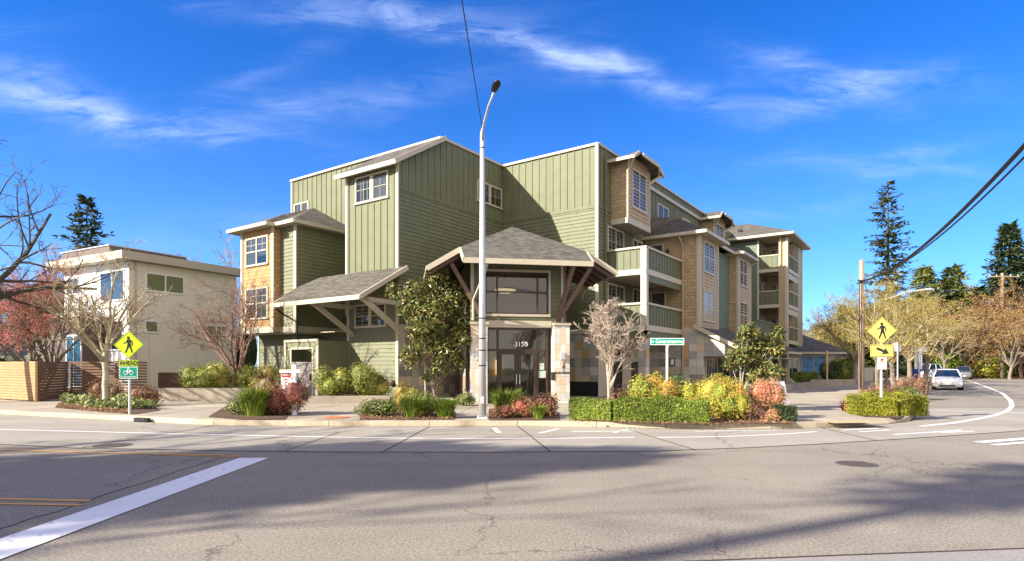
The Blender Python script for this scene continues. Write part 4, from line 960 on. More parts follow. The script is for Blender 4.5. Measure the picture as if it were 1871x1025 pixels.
def grass(name, label, loc, rad, h, n, mat, seed=1, group=None, w=.014):
    r = random.Random(seed); mb = MB()
    for _ in range(n):
        a = r.uniform(0,2*pi); q = rad*.35*sqrt(r.random()); b = Vector((q*cos(a), q*sin(a), 0)); d = Vector((cos(a+r.uniform(-.6,.6)), sin(a+r.uniform(-.6,.6)), 0))
        hh_ = h*r.uniform(.55,1.1); o = r.uniform(.2,.85)*rad; s = d.cross(Vector((0,0,1)))*w
        p1 = b+d*o*.35+Vector((0,0,hh_*.75)); p2 = b+d*o+Vector((0,0,hh_*r.uniform(.65,1.05)))
        i = len(mb.v); mb.v += [tuple(b-s),tuple(b+s),tuple(p1+s*.9),tuple(p1-s*.9),tuple(p2)]; mb.f += [(i,i+1,i+2,i+3),(i+3,i+2,i+4)]; mb.m += [0,0]
    o = mb.build(name, mat, loc=loc); return tag(o, label, 'ornamental grass', group)

def bare_tree(name, label, loc, h, trunk_h, r0, spread, mat, seed=1, counts=(7,5,4,3), stems=1, up=.25, ang=(35,60), bud=None, wig=.16, minr=.006, lean=(0,0), trunk_mat=None, group=None, lr=(.62,.5,.42,.35), rot=0, along=.3, cat='tree'):
    r = random.Random(seed); t = thing(name, label, cat, loc, rot, group); tb = MB(); cb = MB(); bb = MB(); tips = []
    def seg(mb, p, d, L, ra, rb, n, sides, u_):
        pts = [p]; rad = [ra]; dirs = [d]
        for i in range(n):
            d = (d+rdir(r)*wig+Vector((0,0,u_*.25))).normalized(); p = p+d*(L/n); pts.append(p); rad.append(ra+(rb-ra)*(i+1)/n); dirs.append(d)
        mb.tube(pts, rad, sides, False); return pts, dirs, rad
    def rec(p, d, L, ra, lev):
        sides = (6, 5, 4, 3, 3)[min(lev,4)]; n = (6, 5, 4, 3, 3)[min(lev,4)]
        pts, dirs, rad = seg(cb, p, d, L, ra, max(minr, ra*.38), n, sides, up)
        if bud and lev >= len(counts)-1:
            for q in pts[1:]:
                for _ in range(bud[1]): tips.append(q+rdir(r)*bud[3])
        if lev >= len(counts): return
        for i in range(counts[lev]):
            f = r.uniform(.25, 1.0); j = min(len(pts)-2, int(f*(len(pts)-1))); fr_ = f*(len(pts)-1)-j
            q = pts[j].lerp(pts[j+1], fr_); dd = dirs[j]; a = radians(r.uniform(*ang)); x = dd.orthogonal().normalized()
            x = Matrix.Rotation(r.uniform(0,2*pi), 3, dd) @ x; nd = (dd*cos(a)+x*sin(a)).normalized()
            rec(q, nd, L*lr[min(lev,3)]*r.uniform(.7,1.15), max(minr, rad[j]*.55), lev+1)
        return
    for s in range(stems):
        a = 2*pi*s/stems+r.uniform(-.3,.3); d = Vector((lean[0], lean[1], 1)).normalized() if stems == 1 else Vector((cos(a)*.28+lean[0], sin(a)*.28+lean[1], 1)).normalized()
        st = Vector((0,0,-.05)) if stems == 1 else Vector((cos(a)*r0*.8, sin(a)*r0*.8, -.05))
        rs = r0 if stems == 1 else r0*.75
        pts, dirs, rad = seg(tb, st, d, trunk_h, rs, rs*.75, 5, 9, .1)
        nl = max(3, counts[0]//(1 if stems == 1 else 2)+ (0 if stems == 1 else 1))
        for i in range(nl):
            az = 2*pi*(i+r.uniform(-.25,.25))/nl; tilt = spread*r.uniform(.55,1.1)
            nd = Vector((cos(az)*tilt, sin(az)*tilt, 1)).normalized() if i else Vector((lean[0]*.5, lean[1]*.5, 1)).normalized()
            k = along*((i-r.random()*.8)/nl) if i else 0; f_ = (1-k)*(len(pts)-1); j = min(int(f_), len(pts)-2)
            rec(pts[j].lerp(pts[j+1], f_-j), nd, (h-trunk_h)*r.uniform(.62,.85)*(1 if along < .5 else .36+.85*k), rs*.55, 1)
    if bud:
        for q in tips: leaf(bb, q, rdir(r), rdir(r), bud[2]*r.uniform(.6,1.4), bud[2]*.5)
    tb.build('trunk', trunk_mat or mat, t, True); cb.build('branches', mat, t)
    if bud: bb.build('buds', bud[0], t)
    return t
def conifer(name, label, loc, h, rad, mat, seed=1, base=.08, dens=1.0, group=None, droop=.25, irr=.35, sz=.5, power=.8, rot=0):
    r = random.Random(seed); t = thing(name, label, 'conifer', loc, rot, group); tb = MB(); cb = MB()
    tb.tube([(0,0,-.1),(0,0,h*.5),(.05,0,h)], [h*.013+.08, h*.008+.04, .02], 8, False); tb.build('trunk', m_bark_d, t, True)
    z = h*base; step = h/(62*dens)
    while z < h*.995:
        f = (z-h*base)/(h*(1-base)); R = rad*max(.05, (1-f)**power)*(.75+.25*min(1, f*6+.4))
        for k in range(r.randint(4,6)):
            a = r.uniform(0,2*pi); Lb = R*r.uniform(1-irr, 1.12); d = Vector((cos(a), sin(a), 0)); n = max(3, int(Lb/(sz*.45)))
            prev = Vector((0,0,z))
            pts = []
            for i in range(n+1):
                s = i/n; pts.append(Vector((0,0,z))+d*(Lb*s)+Vector((0,0,Lb*(.18*s-droop*s*s*1.6+ (.12*s**4)))))
            cb.tube([pts[0],pts[n//2],pts[-1]], [.05,.03,.015], 3, False)
            side = d.cross(Vector((0,0,1)))
            for i in range(1, n+1):
                w = sz*(1.15-.55*i/n)*r.uniform(.7,1.3)
                for sg in (-1,1):
                    q = pts[i]+rdir(r)*.06*sz; ax = (side*sg*.9+d*.75+Vector((0,0,-.15-.3*r.random()))); leaf(cb, q, Vector((0,0,1))+rdir(r)*.55, ax, w*1.25, w*.42)
                q = pts[i]; leaf(cb, q, rdir(r), d+Vector((0,0,-.5))+rdir(r)*.5, w*.9, w*.36)
        z += step*r.uniform(.6,1.3)
    cb.build('crown', mat, t); return t
def leafy_tree(name, label, loc, h, th, rx, rz, n, L, w, mat, seed=1, bark=None, lobes=None, nl=14, cat='tree', group=None, r0=.1, rot=0, corek=0):
    r = random.Random(seed); t = thing(name, label, cat, loc, rot, group); tb = MB()
    if not lobes:
        lobes = []
        for i in range(nl):
            f = r.random(); z = th+(h-th)*(.1+.85*f); R = rx*(sin(pi*(.12+.8*f))**.8); a = r.uniform(0,2*pi); q = R*r.uniform(.2,.75)
            s = rx*r.uniform(.28,.45); lobes.append((q*cos(a), q*sin(a), z, s, s, s*rz))
    tb.tube([(0,0,-.1),(.03,.02,th*.6),(0,.05,th),(.05,0,h*.8)], [r0, r0*.85, r0*.7, r0*.2], 8, False)
    for c in lobes: tb.tube([(0,0,min(th, c[2]*.7)),(c[0]*.5,c[1]*.5,(th+c[2])*.5),(c[0],c[1],c[2])], [r0*.45, r0*.3, r0*.1], 4, False)
    tb.build('trunk', bark or m_bark_g, t, True)
    mb = MB()
    if corek: core(mb, lobes, corek)
    cloud(mb, r, lobes, n, L, w, .35, 1.1, .1, .3); mb.build('crown', mat, t); return t

# --- planting beds
def bed(pts, z=.165):
    flat('planting_bed', [gr(*p, .15) for p in pts], z, m_soil)
bed([(100,745),(180,752),(245,757),(292,750),(270,735),(200,726),(120,727)])
bed([(380,762),(440,767),(520,767),(530,755),(500,738),(420,738)])
bed([(655,767),(830,767),(832,752),(790,742),(690,742)])
bed([(893,768),(1022,768),(1022,754),(980,745),(893,748)])
bed([(1046,768),(1130,772),(1240,775),(1310,775),(1455,774),(1440,748),(1380,736),(1250,733),(1046,736)])
bed([(1545,752),(1580,762),(1640,764),(1668,756),(1677,735),(1660,715),(1560,722)])

# --- left bed: ivy, pale-trunked street tree, brown twiggy shrubs
def patch(name, label, pts, n, L, w, mat, seed, h=.25, z=.16, cat='ground cover'):
    r = random.Random(seed); P = [Vector(gr(*p, .15)) for p in pts]; c = sum(P, Vector((0,0)))/len(P); mb = MB(); Q = [p-c for p in P]
    k = 0
    def inside(x, y):
        s = False; j = len(Q)-1
        for i in range(len(Q)):
            if (Q[i].y > y) != (Q[j].y > y) and x < (Q[j].x-Q[i].x)*(y-Q[i].y)/(Q[j].y-Q[i].y)+Q[i].x: s = not s
            j = i
        return s
    x0, x1 = min(q.x for q in Q), max(q.x for q in Q); y0, y1 = min(q.y for q in Q), max(q.y for q in Q)
    while k < n:
        x, y = r.uniform(x0,x1), r.uniform(y0,y1)
        if not inside(x, y): continue
        k += 1; zz = h*(.55+.45*sin(x*3+1)*cos(y*2.7))*r.uniform(.3,1.05); leaf(mb, Vector((x,y,max(.02,zz))), Vector((0,-.3,1))+rdir(r)*.8, rdir(r), L*r.uniform(.6,1.3), w*r.uniform(.6,1.3), .01)
    o = mb.build(name, mat, loc=(c.x, c.y, z)); tag(o, label, cat, kind='stuff'); return o
patch('ivy_cover', 'variegated ivy cover around the pale street tree', [(112,738),(165,747),(240,750),(288,748),(262,735),(200,727),(125,729)], 6500, .13, .11, m_ivy, 3, .42)
patch('leaf_litter', 'rusty leaf litter along the left bed edge', [(102,744),(180,753),(238,757),(240,749),(160,742),(110,736)], 2500, .07, .05, m_brown, 5, .06)
patch('leaf_litter', 'rusty leaf litter under the low shrubs by the kerb', [(658,767),(830,767),(830,758),(660,758)], 1500, .06, .05, m_brown, 6, .05)
patch('leaf_litter', 'leaf litter on the bed below the bright hedge', [(1047,771),(1300,777),(1450,774),(1430,760),(1300,752)], 1800, .06, .05, m_brown, 7, .05)
bare_tree('street_tree', 'bare street tree with pale smooth trunk rising from the ivy bed', ((192-CX)/F*23.8, 23.8, .16), 6.1, 2.15, .13, .95, m_bark_p, 11, (8,6,5,4), 1, .10, (28,58), minr=.006, trunk_mat=m_bark_w, bud=(m_bud_y,1,.03,.04))
shrub('twiggy_shrub', 'low brown twiggy shrub left of the pale trunk', (-16.4, 24.2, .2), .75,.5,.85, 1500, .08,.03, m_brown, 21, 6, corek=.5)
shrub('twiggy_shrub', 'low brown twiggy shrub between the pale trunk and the sign post', (-14.3, 23.6, .2), .7,.5,.7, 1300, .08,.03, m_brown, 22, 6, corek=.5)
# --- red multi-stem tree and the big bare tree at the left edge
bare_tree('red_twig_tree', 'multi-stemmed tree with reddish budding twigs behind the wooden fence', (-24.2, 31.0, .16), 7.0, 1.6, .16, .85, m_bark_g, 31, (8,6,5,4), 4, .22, (22,50), bud=(m_bud_r,4,.06,.10), minr=.008)
bare_tree('red_twig_tree', 'second red-twigged tree at the very left edge of the photo', (-29.5, 33.5, .16), 6.2, 1.3, .13, .8, m_bark_r, 32, (7,6,5,4), 3, .25, (22,50), bud=(m_bud_r,6,.065,.14), minr=.008)
bare_tree('large_bare_tree', 'large dark leafless tree reaching into the sky from the left edge', (-22.7, 25.5, .16), 12.4, 4.4, .26, 1.15, m_bark_d, 47, (10,7,5,4), 1, .10, (30,62), wig=.24, minr=.009)
# --- maple in the planter
bare_tree('maple_tree', 'leafless maple with reddish branches growing in the long concrete planter', ((430-CX)/F*28.2, 28.2, .5), 5.9, 1.2, .11, 1.25, m_bark_r, 53, (7,6,5,4), 3, .12, (26,55), wig=.2, minr=.007)
for i, (x, y, rx, ry, rz, lab) in enumerate([(-14.3,28.2,1.3,.9,1.3,'feathery yellow-green nandina left of the maple trunk'),(-12.2,28.6,1.1,.9,1.3,'feathery yellow-green nandina right of the maple trunk'),(-10.9,28.9,.8,.7,1.15,'feathery nandina beside the board gate')]):
    shrub('nandina_shrub', lab, (x, y, .5), rx, ry, rz, 5200, .11, .035, m_nand, 60+i, 9, group='nandinas in the long planter')
for i, (px, base, rx, rz, lab) in enumerate([(610,722,.85,1.15,'nandina bush nearest the gate in the low planter'),(672,722,1.0,1.35,'rounder nandina bush under the small strut window')]):
    shrub('nandina_shrub', lab, ((px-CX)/F*26.2, 26.2, .4), rx,.75,rz, 5200, .10,.035, m_nand, 70+i, 9, group='nandinas in the low planter')
# --- clump by the sale sign
p = at(462,762); shrub('mixed_shrub', 'greenish brown shrub left of the white sale sign post', (p[0]+.55, p[1]+.9, .16), .95,.7,1.15, 3600, .07,.04, m_redsh, 81, 8, corek=.6)
shrub('mixed_shrub', 'low variegated shrub at the left end of the clump by the kerb', (p[0]-.7, p[1]+.9, .16), .6,.5,.6, 1600, .06,.04, m_ivy, 82, 6, corek=.6)
shrub('mixed_shrub', 'yellow-green shrub behind the tall grass clump', (p[0]+.1, p[1]+1.3, .16), .9,.5,1.05, 2600, .07,.04, m_nand, 83, 7, corek=.6)
grass('grass_clump', 'bright green arching grass clump left of the sale sign', (p[0]-.1, p[1]+.4, .16), .8, .95, 900, m_grassb, 84)
# --- bed left of the lamp
q = lambda px, py, dy=0: (gr(px,py,.15)[0]*(1+dy/gr(px,py,.15)[1]), gr(px,py,.15)[1]+dy, .16)
shrub('low_shrub', 'spreading green-gold shrub at the left end of the bed by the lamp', q(692,764,.6), .75,.45,.5, 2200, .06,.045, m_ivy, 91, 7, corek=.6)
shrub('low_shrub', 'rust-tipped round shrub behind the low planting left of the lamp', q(738,757,1.4), .5,.4,.85, 1500, .06,.03, m_phot, 92, 6, corek=.6)
shrub('low_shrub', 'green leafy shrub in the middle of the bed left of the lamp', q(770,764,.8), .6,.45,.75, 2200, .07,.04, m_nand, 93, 7, corek=.6)
grass('grass_clump', 'pale green strappy grass in the bed left of the lamp', q(752,766,.35), .55, .7, 600, m_grassb, 94)
grass('grass_clump', 'strappy grass clump at the right end of the bed left of the lamp', q(812,766,.4), .6, .65, 700, m_grassb, 95)
shrub('low_shrub', 'small yellow-green shrub close behind the street lamp', q(848,742,.3), .45,.4,.5, 1300, .07,.04, m_ivy, 96, 6, corek=.6)
# --- bed right of the lamp
grass('grass_clump', 'yellow-green grass clump directly right of the street lamp', q(925,765,.8), .75, .85, 900, m_grassb, 101)
shrub('low_shrub', 'salmon red shrub in front of the entrance doors', q(955,765,.6), .62,.45,.62, 2400, .055,.035, m_pieris, 102, 8, corek=.6)
shrub('low_shrub', 'dark red-green shrub at the right end of the entrance bed', q(995,764,.6), .45,.4,.68, 2000, .06,.04, m_redsh, 103, 7, corek=.6)
grass('grass_clump', 'small grass tuft at the foot of the red-green entrance shrub', q(985,767,.3), .4, .42, 350, m_grassb, 104)
shrub('low_shrub', 'low plum coloured groundcover shrub at the foot of the street lamp', q(915,767,.4), .4,.35,.35, 1100, .05,.035, m_redsh, 105, 6, corek=.5)
# --- hedges and shrubs in front of the yoga shop
hedge('clipped_hedge', 'long clipped bright green box hedge along the kerb', [gr(1050,766,.15), gr(1120,769,.15), gr(1210,770,.15), gr(1292,772,.15)], .6, .62, 15000, m_hedge, 111)
shrub('photinia_shrub', 'round yellow and red tipped shrub left of the street name post', (4.35,18.6,.16), .82,.7,1.15, 8500, .06,.035, m_phot, 112, 10, corek=.8)
shrub('photinia_shrub', 'wide yellow and orange shrub right of the street name post', (6.1,18.6,.16), 1.05,.75,1.12, 10000, .06,.035, m_phot, 113, 11)
shrub('photinia_shrub', 'orange and yellow shrub hanging over the right end of the long hedge', (6.35,17.5,.16), .72,.55,1.02, 6000, .055,.035, m_phot, 114, 9)
shrub('pieris_shrub', 'pink-red round shrub beside the small clipped hedge block', (7.55,17.8,.4), .58,.5,.82, 5200, .055,.03, m_pieris, 115, 9)
shrub('bare_shrub', 'brown half-bare shrub in the shade left of the pink shrub', (6.75,17.25,.16), .45,.4,.55, 900, .05,.03, m_brown, 116, 6, corek=.4)
shrub('low_shrub', 'small pink shrub at the foot of the big pink-red shrub', (7.35,16.95,.16), .3,.25,.35, 900, .05,.03, m_pieris, 117, 5, corek=.5)
hedge('clipped_hedge', 'small dark clipped hedge block at the corner end of the bed', [gr(1418,769,.15), gr(1447,769,.15)], .45, .42, 2600, m_dgreen, 118)
shrub('low_shrub', 'dark evergreen shrub by the stone column behind the long hedge', (6.35,24.5,.16), .9,.6,1.25, 3200, .09,.03, m_dgreen, 119, 8)
shrub('low_shrub', 'rust brown shrub behind the small white-barked tree', (3.6,19.8,.16), .6,.4,.85, 1500, .06,.035, m_brown, 120, 7, corek=.6)
grass('euphorbia', 'upright grey-green euphorbia between the white tree and the round shrub', (3.75,18.9,.16), .45, .8, 260, m_nand, 121, w=.035)
# --- small white-barked tree with green tie
t = bare_tree('young_tree', 'small upright tree with whitish bare branches behind the clipped hedge', (at(1106,757)[0]*1.02, 19.4, .15), 5.3, 3.2, .05, .52, m_bark_v, 131, (24,6,4,2), 1, .26, (26,50), bud=(m_bud_w,2,.03,.03), minr=.0065, lr=(.6,.5,.5,.4), along=.78)
mb = MB(); mb.tube([(0,0,.12),(0,0,.3)], .08, 8); mb.build('trunk_guard', paint('green_guard', (.25,.45,.33), .6), t)
# --- magnolias
r_ = random.Random(7)
lob = []
for (px, py, s) in [(800,505,30),(760,545,40),(825,545,45),(790,580,50),(835,595,38),(742,565,16),(848,620,20),(785,620,38),(760,650,30),(815,640,40),(805,670,20),(785,690,14),(840,660,22),(775,525,28),(725,535,18),(770,605,28),(858,600,16)]:
    Y = 25.3; lob.append(((px-CX)/F*Y+3.3, r_.uniform(-.9,.9), H+(HZ-py)/F*Y-.15, s/F*Y*.76, s/F*Y*.9, s/F*Y*.74))
leafy_tree('magnolia_tree', 'tall evergreen magnolia with glossy leaves left of the entrance', (-3.3, 25.3, .15), 5, .6, 1.3, .8, 10500, .17, .07, m_mag, 141, m_bark_g, lob, r0=.06)
mb = MB(); mb.tube([(0,0,-.02),(0,0,3.0)], .035, 6); tag(mb.build('tree_stake', wood_mat('stake_wood', (.5,.42,.3), (1,1,6)), loc=(-3.6,25.0,.15)), 'thin pale stake beside the tall magnolia', 'stake')
lob = []
for (px, py, s) in [(1375,620,26),(1410,622,22),(1350,650,24),(1385,655,30),(1400,680,22),(1340,662,16),(1365,605,18),(1415,640,15),(1372,690,16),(1420,605,12),(1395,635,20)]:
    Y = 20.8; lob.append(((px-CX)/F*Y-7.9, r_.uniform(-.35,.35), H+(HZ-py)/F*Y-.15, s/F*Y, s/F*Y, s/F*Y*.8))
leafy_tree('magnolia_tree', 'small bronze-tipped magnolia on leaning stems behind the pink shrub', (7.9, 20.8, .15), 3, .6, 1.0, .8, 3800, .15, .07, m_mag, 142, m_bark_w, lob, r0=.05)
# --- corner bed on the right
hedge('clipped_hedge', 'golden clipped hedge around the pedestrian crossing sign', [(10.95,19.25),(12.0,19.1),(13.0,19.45)], .9, .58, 13000, m_gold, 151)
hedge('clipped_hedge', 'golden hedge running back along the kerb of the side street', [(12.6,19.6),(13.5,21.4)], .75, .55, 5000, m_gold, 152)
shrub('low_shrub', 'bronze-tipped low shrub at the left end of the golden hedge', q(1566,752,.4), .4,.35,.55, 1300, .06,.04, m_phot, 153, 6, corek=.5)
grass('cordyline', 'small dark spiky plant at the edge of the corner bed', q(1546,752,.1), .3, .4, 90, m_redsh, 154, w=.03)
shrub('twiggy_shrub', 'brown twiggy shrub behind the golden hedge near the kerb', (20.0,30.2,.16), 1.0,.8,1.05, 2200, .09,.04, m_brown, 155, 7, corek=.5)
shrub('low_shrub', 'small green shrub in front of the brown twiggy shrub', (18.8,28.6,.16), .6,.5,.6, 1400, .07,.04, m_ivy, 156, 6, corek=.5)
shrub('twiggy_shrub', 'reddish brown twiggy shrub at the foot of the mossy street trees', (17.6,28.6,.16), 1.1,.6,.75, 1800, .08,.035, m_brown, 157, 7, corek=.45)
shrub('low_shrub', 'yellow-green low shrub at the foot of the utility pole', (16.6,27.2,.16), 1.3,.5,.45, 2400, .07,.04, m_gold, 158, 7, corek=.5)
# --- mossy street trees along the side street
for i, (px, Y, h, th, r0, sp, sd, lab) in enumerate([(1603,34,6.6,2.0,.17,.95,161,'mossy street tree next to the tall utility pole'),(1633,38,6.8,2.2,.16,.95,162,'mossy street tree behind the pair of blank sign backs'),
        (1662,50,8.2,2.6,.2,.9,163,'mossy street tree left of the blue mailbox'),(1690,62,9.5,2.6,.25,.95,164,'mossy street tree right of the blue mailbox'),(1560,52,8.0,2.4,.18,.9,165,'mossy bare tree above the far corner shop roof')]):
    bare_tree('mossy_tree', lab, ((px-CX)/F*Y, Y, .15), h, th, r0, sp, m_bark_y, sd, (8,6,5,4), 1, .12, (25,55), bud=(m_bud_y,2,.075,.20), minr=.010, trunk_mat=m_bark_g, group='mossy trees along the side street')
# --- plants along the building side and the far shop
def lp(x, y): w_ = toW(x, y); return (w_[0], w_[1], .16)
for i, (px, py, rx, rz, mt, lab) in enumerate([(1415,700,1.3,2.6,m_dgreen,'tall dark evergreen shrub against the shop windows'),(1452,703,1.2,.9,m_hedge,'bright green low shrub in the curved planter'),(1478,698,1.0,.9,m_hedge,'round green shrub below the blue shop window'),
        (1518,694,1.2,1.9,m_dgreen,'dark round shrub by the stone end of the far shop'),(1545,690,1.2,2.3,m_nand,'olive green shrub by the last post of the far shop'),(1437,706,.5,.45,m_bud_w,'small silvery shrub in the curved planter'),(1390,712,1.2,.8,m_dgreen,'dark low shrub under the small magnolia')]):
    Y = min(1.55*F/(py-HZ), 53); shrub('planter_shrub', lab, ((px-CX)/F*Y, Y, .3), rx,.8,rz, 2200, .14,.06, mt, 170+i, 7, corek=.75)
# --- background trees
conifer('tall_fir', 'tall dark fir standing alone above the mossy trees', ((1622-CX)/F*90, 90, 0), 29.5, 4.6, m_fir, 181, .30, .62, irr=.6, sz=.85, power=.5, droop=.12)
conifer('fir_tree', 'dark fir rising behind the modern white house', ((158-CX)/F*70, 70, 0), 21.5, 5.6, m_fir, 182, .3, .7, irr=.55, sz=.9, droop=.1)
conifer('spruce_tree', 'large green spruce at the right edge behind the crossarm pole', ((1843-CX)/F*92, 92, 0), 23.5, 5.6, m_fir2, 183, .12, 1.5, irr=.35, sz=1.1, power=.62)
conifer('spruce_tree', 'spruce cut by the right edge of the photo', ((1890-CX)/F*98, 98, 0), 23, 7.0, m_fir2, 184, .1, .8, sz=.95)
conifer('cedar_tree', 'olive green cedar right of the tall fir', ((1690-CX)/F*100, 100, 0), 18.3, 6.0, m_oliv, 185, .1, 1.1, sz=1.1, power=.6)
conifer('cedar_tree', 'olive green cedar in the middle of the far tree row', ((1742-CX)/F*96, 96, 0), 17.6, 6.2, m_oliv, 186, .1, 1.1, sz=1.1, power=.55)
conifer('cedar_tree', 'dark green cedar left of the crossarm pole', ((1785-CX)/F*98, 98, 0), 14.5, 6.5, m_fir2, 187, .08, 1.1, sz=1.1, power=.55)
conifer('cedar_tree', 'dark cedar behind the grey car', ((1756-CX)/F*110, 110, 0), 15, 8, m_fir, 188, .03, .7, sz=1.0, power=.6)
conifer('cedar_tree', 'dark cedar behind the low cream wall', ((1580-CX)/F*80, 80, 0), 9.5, 4.5, m_fir, 189, .03, .7, sz=.9, power=.6)
conifer('cedar_tree', 'yellow-green cedar above the far shop roof', ((1545-CX)/F*86, 86, 0), 10.5, 4.4, m_oliv, 190, .05, .8, sz=.8, power=.7)
k = 0
for (px, Y, h, sp, mt, bd, lab) in [(1722,80,12.5,.9,m_bark_g,m_bud_o,'rusty leafless tree behind the white car'),(1768,84,11.5,.95,m_bark_r,m_bud_o,'reddish leafless tree above the grey car'),(1800,90,11,.9,m_bark_r,m_bud_o,'reddish leafless tree left of the crossarm pole'),
        (1866,80,11.5,.8,m_bark_r,m_bud_o,'tall pinkish brown leafless tree at the right edge'),(1845,76,8.5,.95,m_bark_g,m_bud_o,'brown leafless tree right of the crossarm pole'),(1500,95,9.5,.8,m_bark_g,m_bud_o,'grey-brown leafless tree beyond the far shop'),
        (1520,80,8.0,.8,m_bark_g,m_bud_y,'thin bare tree reaching over the far shop roof'),(405,58,13,1.0,m_bark_g,None,'pale leafless tree between the white house and the apartment building'),(330,64,12,1.0,m_bark_g,None,'bare tree top showing over the white house roof'),
        (35,60,10.5,.9,m_bark_g,m_bud_o,'brown leafless tree behind the red-twigged trees'),(95,62,11,.9,m_bark_g,m_bud_o,'brown leafless tree left of the white house'),(1660,88,13,.9,m_bark_g,m_bud_y,'olive leafless tree below the tall fir'),(1905,80,11,.9,m_bark_r,m_bud_o,'pinkish leafless tree cut by the right edge')]:
    k += 1; bare_tree('leafless_tree', lab, ((px-CX)/F*Y, Y, 0), h, h*.22, .2, sp, mt, 200+k, (8,6,5,4), 1, .15, (25,52), bud=(bd,2,.20,.35) if bd else None, minr=.02)
for i, (px, Y, rx, rz, mt, lab) in enumerate([(1820,86,3.0,4.3,m_hedge,'bright green rounded bush left of the crossarm pole'),(1700,100,6,4,m_dgreen,'dark hedge mass behind the parked vehicle'),(1640,90,6,3.6,m_dgreen,'dark undergrowth bush behind the mossy trees'),(1865,100,6,3.5,m_brown,'brown bush at the right edge of the far verge'),
        (1560,90,6,3.5,m_dgreen,'dark bush behind the far cream wall'),(1780,112,7,4.5,m_dgreen,'dark bush closing the view beyond the grey car'),(10,46,3.0,2.6,m_dgreen,'dark green bush behind the left fence'),(20,34,1.8,2.2,m_dgreen,'clipped dark green bush just above the fence at the left edge'),(1806,86,3.0,2.6,m_phot,'orange and yellow bush at the roadside before the grey car'),(1740,92,3,3.6,m_hedge,'yellow-green bush behind the silver car'),(441,47,1.6,5.2,m_dgreen,'tall dark bush in the gap between the white house and the apartment building'),(1900,92,6,4,m_brown,'brown bush beyond the right edge of the road'),(1500,110,7,4,m_dgreen,'dark bush beyond the far shop'),(1740,118,7,5,m_dgreen,'dark bush between the far cedars'),(1835,112,7,5,m_dgreen,'dark bush beyond the crossarm pole')]):
    shrub('background_bush', lab, ((px-CX)/F*Y, Y, 0), rx, 2.2 if Y > 50 else .9, rz, 3200, .4 if Y > 50 else .12, .22 if Y > 50 else .05, mt, 230+i, 9, corek=.8)
# --- trees across the junction, behind the photographer's left shoulder: they shade the road
conifer('junction_conifer', 'tall broad conifer across the junction', (-27.6,-2.75,0), 17.5, 3.5, m_fir, 241, .25, 1.7, sz=1.0, irr=.6, power=.32)
conifer('junction_conifer', 'second broad conifer across the junction', (-32.0,-2.5,0), 18, 3.3, m_fir, 242, .25, 1.7, sz=1.0, irr=.6, power=.32)
conifer('junction_conifer', 'tallest conifer across the junction with a bare lower trunk', (-22.6,-6.4,0), 24.5, 2.0, m_fir, 243, .70, 1.0, sz=.8, irr=.7, power=.32)
bare_tree('junction_tree', 'leafless tree beside the tallest conifer across the junction', (-24.5,-5.4,0), 14, 5, .2, .7, m_bark_g, 245, (8,5,4,2), 1, .15, (25,50), minr=.02)
bare_tree('junction_tree', 'leafless tree across the junction', (-21.8,2.8,0), 15, 4, .25, .75, m_bark_g, 244, (8,6,5,3), 1, .15, (25,50), minr=.02, bud=(m_bud_o,1,.15,.2))

# ------------------------------------------------------------------ low walls, fences, neighbour house
def wall_run(name, label, pts, w, z0, z1, mat, cat='wall'):
    o = Vector(pts[0]); t = MB()
    for a, b in zip(pts, pts[1:]):
        a = Vector(a)-o; b = Vector(b)-o; d = (b-a).normalized(); s = Vector((-d.y, d.x))*w/2; a = a-d*w*.02; b = b+d*w*.02
        t.box8([(*(a-s),z0),(*(b-s),z0),(*(b+s),z0),(*(a+s),z0),(*(a-s),z1),(*(b-s),z1),(*(b+s),z1),(*(a+s),z1)])
    return tag(t.build(name, mat, loc=(o.x, o.y, 0)), label, cat)
m_cwall = asphalt_mat('old_concrete', (.33,.29,.23), .12, 8, .45)
wall_run('planter_wall', 'long stained concrete planter wall below the maple', [(-15.63,26.7),(-11.0,26.7),(-9.6,28.9)], .22, .1, .73, m_cwall)
flat('planting_bed', [(-15.5,26.8),(-11.1,26.8),(-10,28.6),(-11.2,29.6),(-14.4,32.2),(-15.5,31)], .60, m_soil, z0=.1)
wall_run('planter_wall', 'low concrete planter wall in front of the two nandina bushes', [(-8.35,24.75),(-5.1,25.15),(-4.75,26.9)], .2, .1, .47, m_cwall)
flat('planting_bed', [(-8.3,24.85),(-5.2,25.2),(-4.9,26.9),(-5.2,27.45),(-8.9,27.8)], .40, m_soil, z0=.1)
wall_run('planter_wall', 'short pale concrete kerb wall left of the entrance path', [(-4.4,24.0),(-2.4,24.2)], .3, .1, .42, m_conc)
wp = [lp(11.6,19)[:2], lp(12.4,24)[:2], lp(12.6,30)[:2], lp(14.0,34)[:2]]
wall_run('planter_wall', 'curved concrete planter wall in front of the side shops', wp, .25, .1, .55, m_cwall)
wall_run('planter_wall', 'second concrete planter wall nearer the far shop', [(24.5,49.5),(28.5,50.5),(31,53.5)], .25, .1, .6, m_cwall)
wall_run('garden_wall', 'cream garden wall beyond the far shop', [((1552-CX)/F*62,62),((1600-CX)/F*66,66)], .2, .1, 1.55, m_beige)
wall_run('garden_wall', 'dark timber retaining wall behind the left planter', [(-19.5,33.2),(-16.2,34.2)], .15, .1, 1.35, wood_mat('dark_timber', (.10,.055,.03)))
m_slat = wood_mat('fence_cedar', (.42,.24,.10), (1,1,9), .3); m_slat2 = wood_mat('fence_brown_and_shaded_cedar', (.20,.11,.055), (1,1,9))
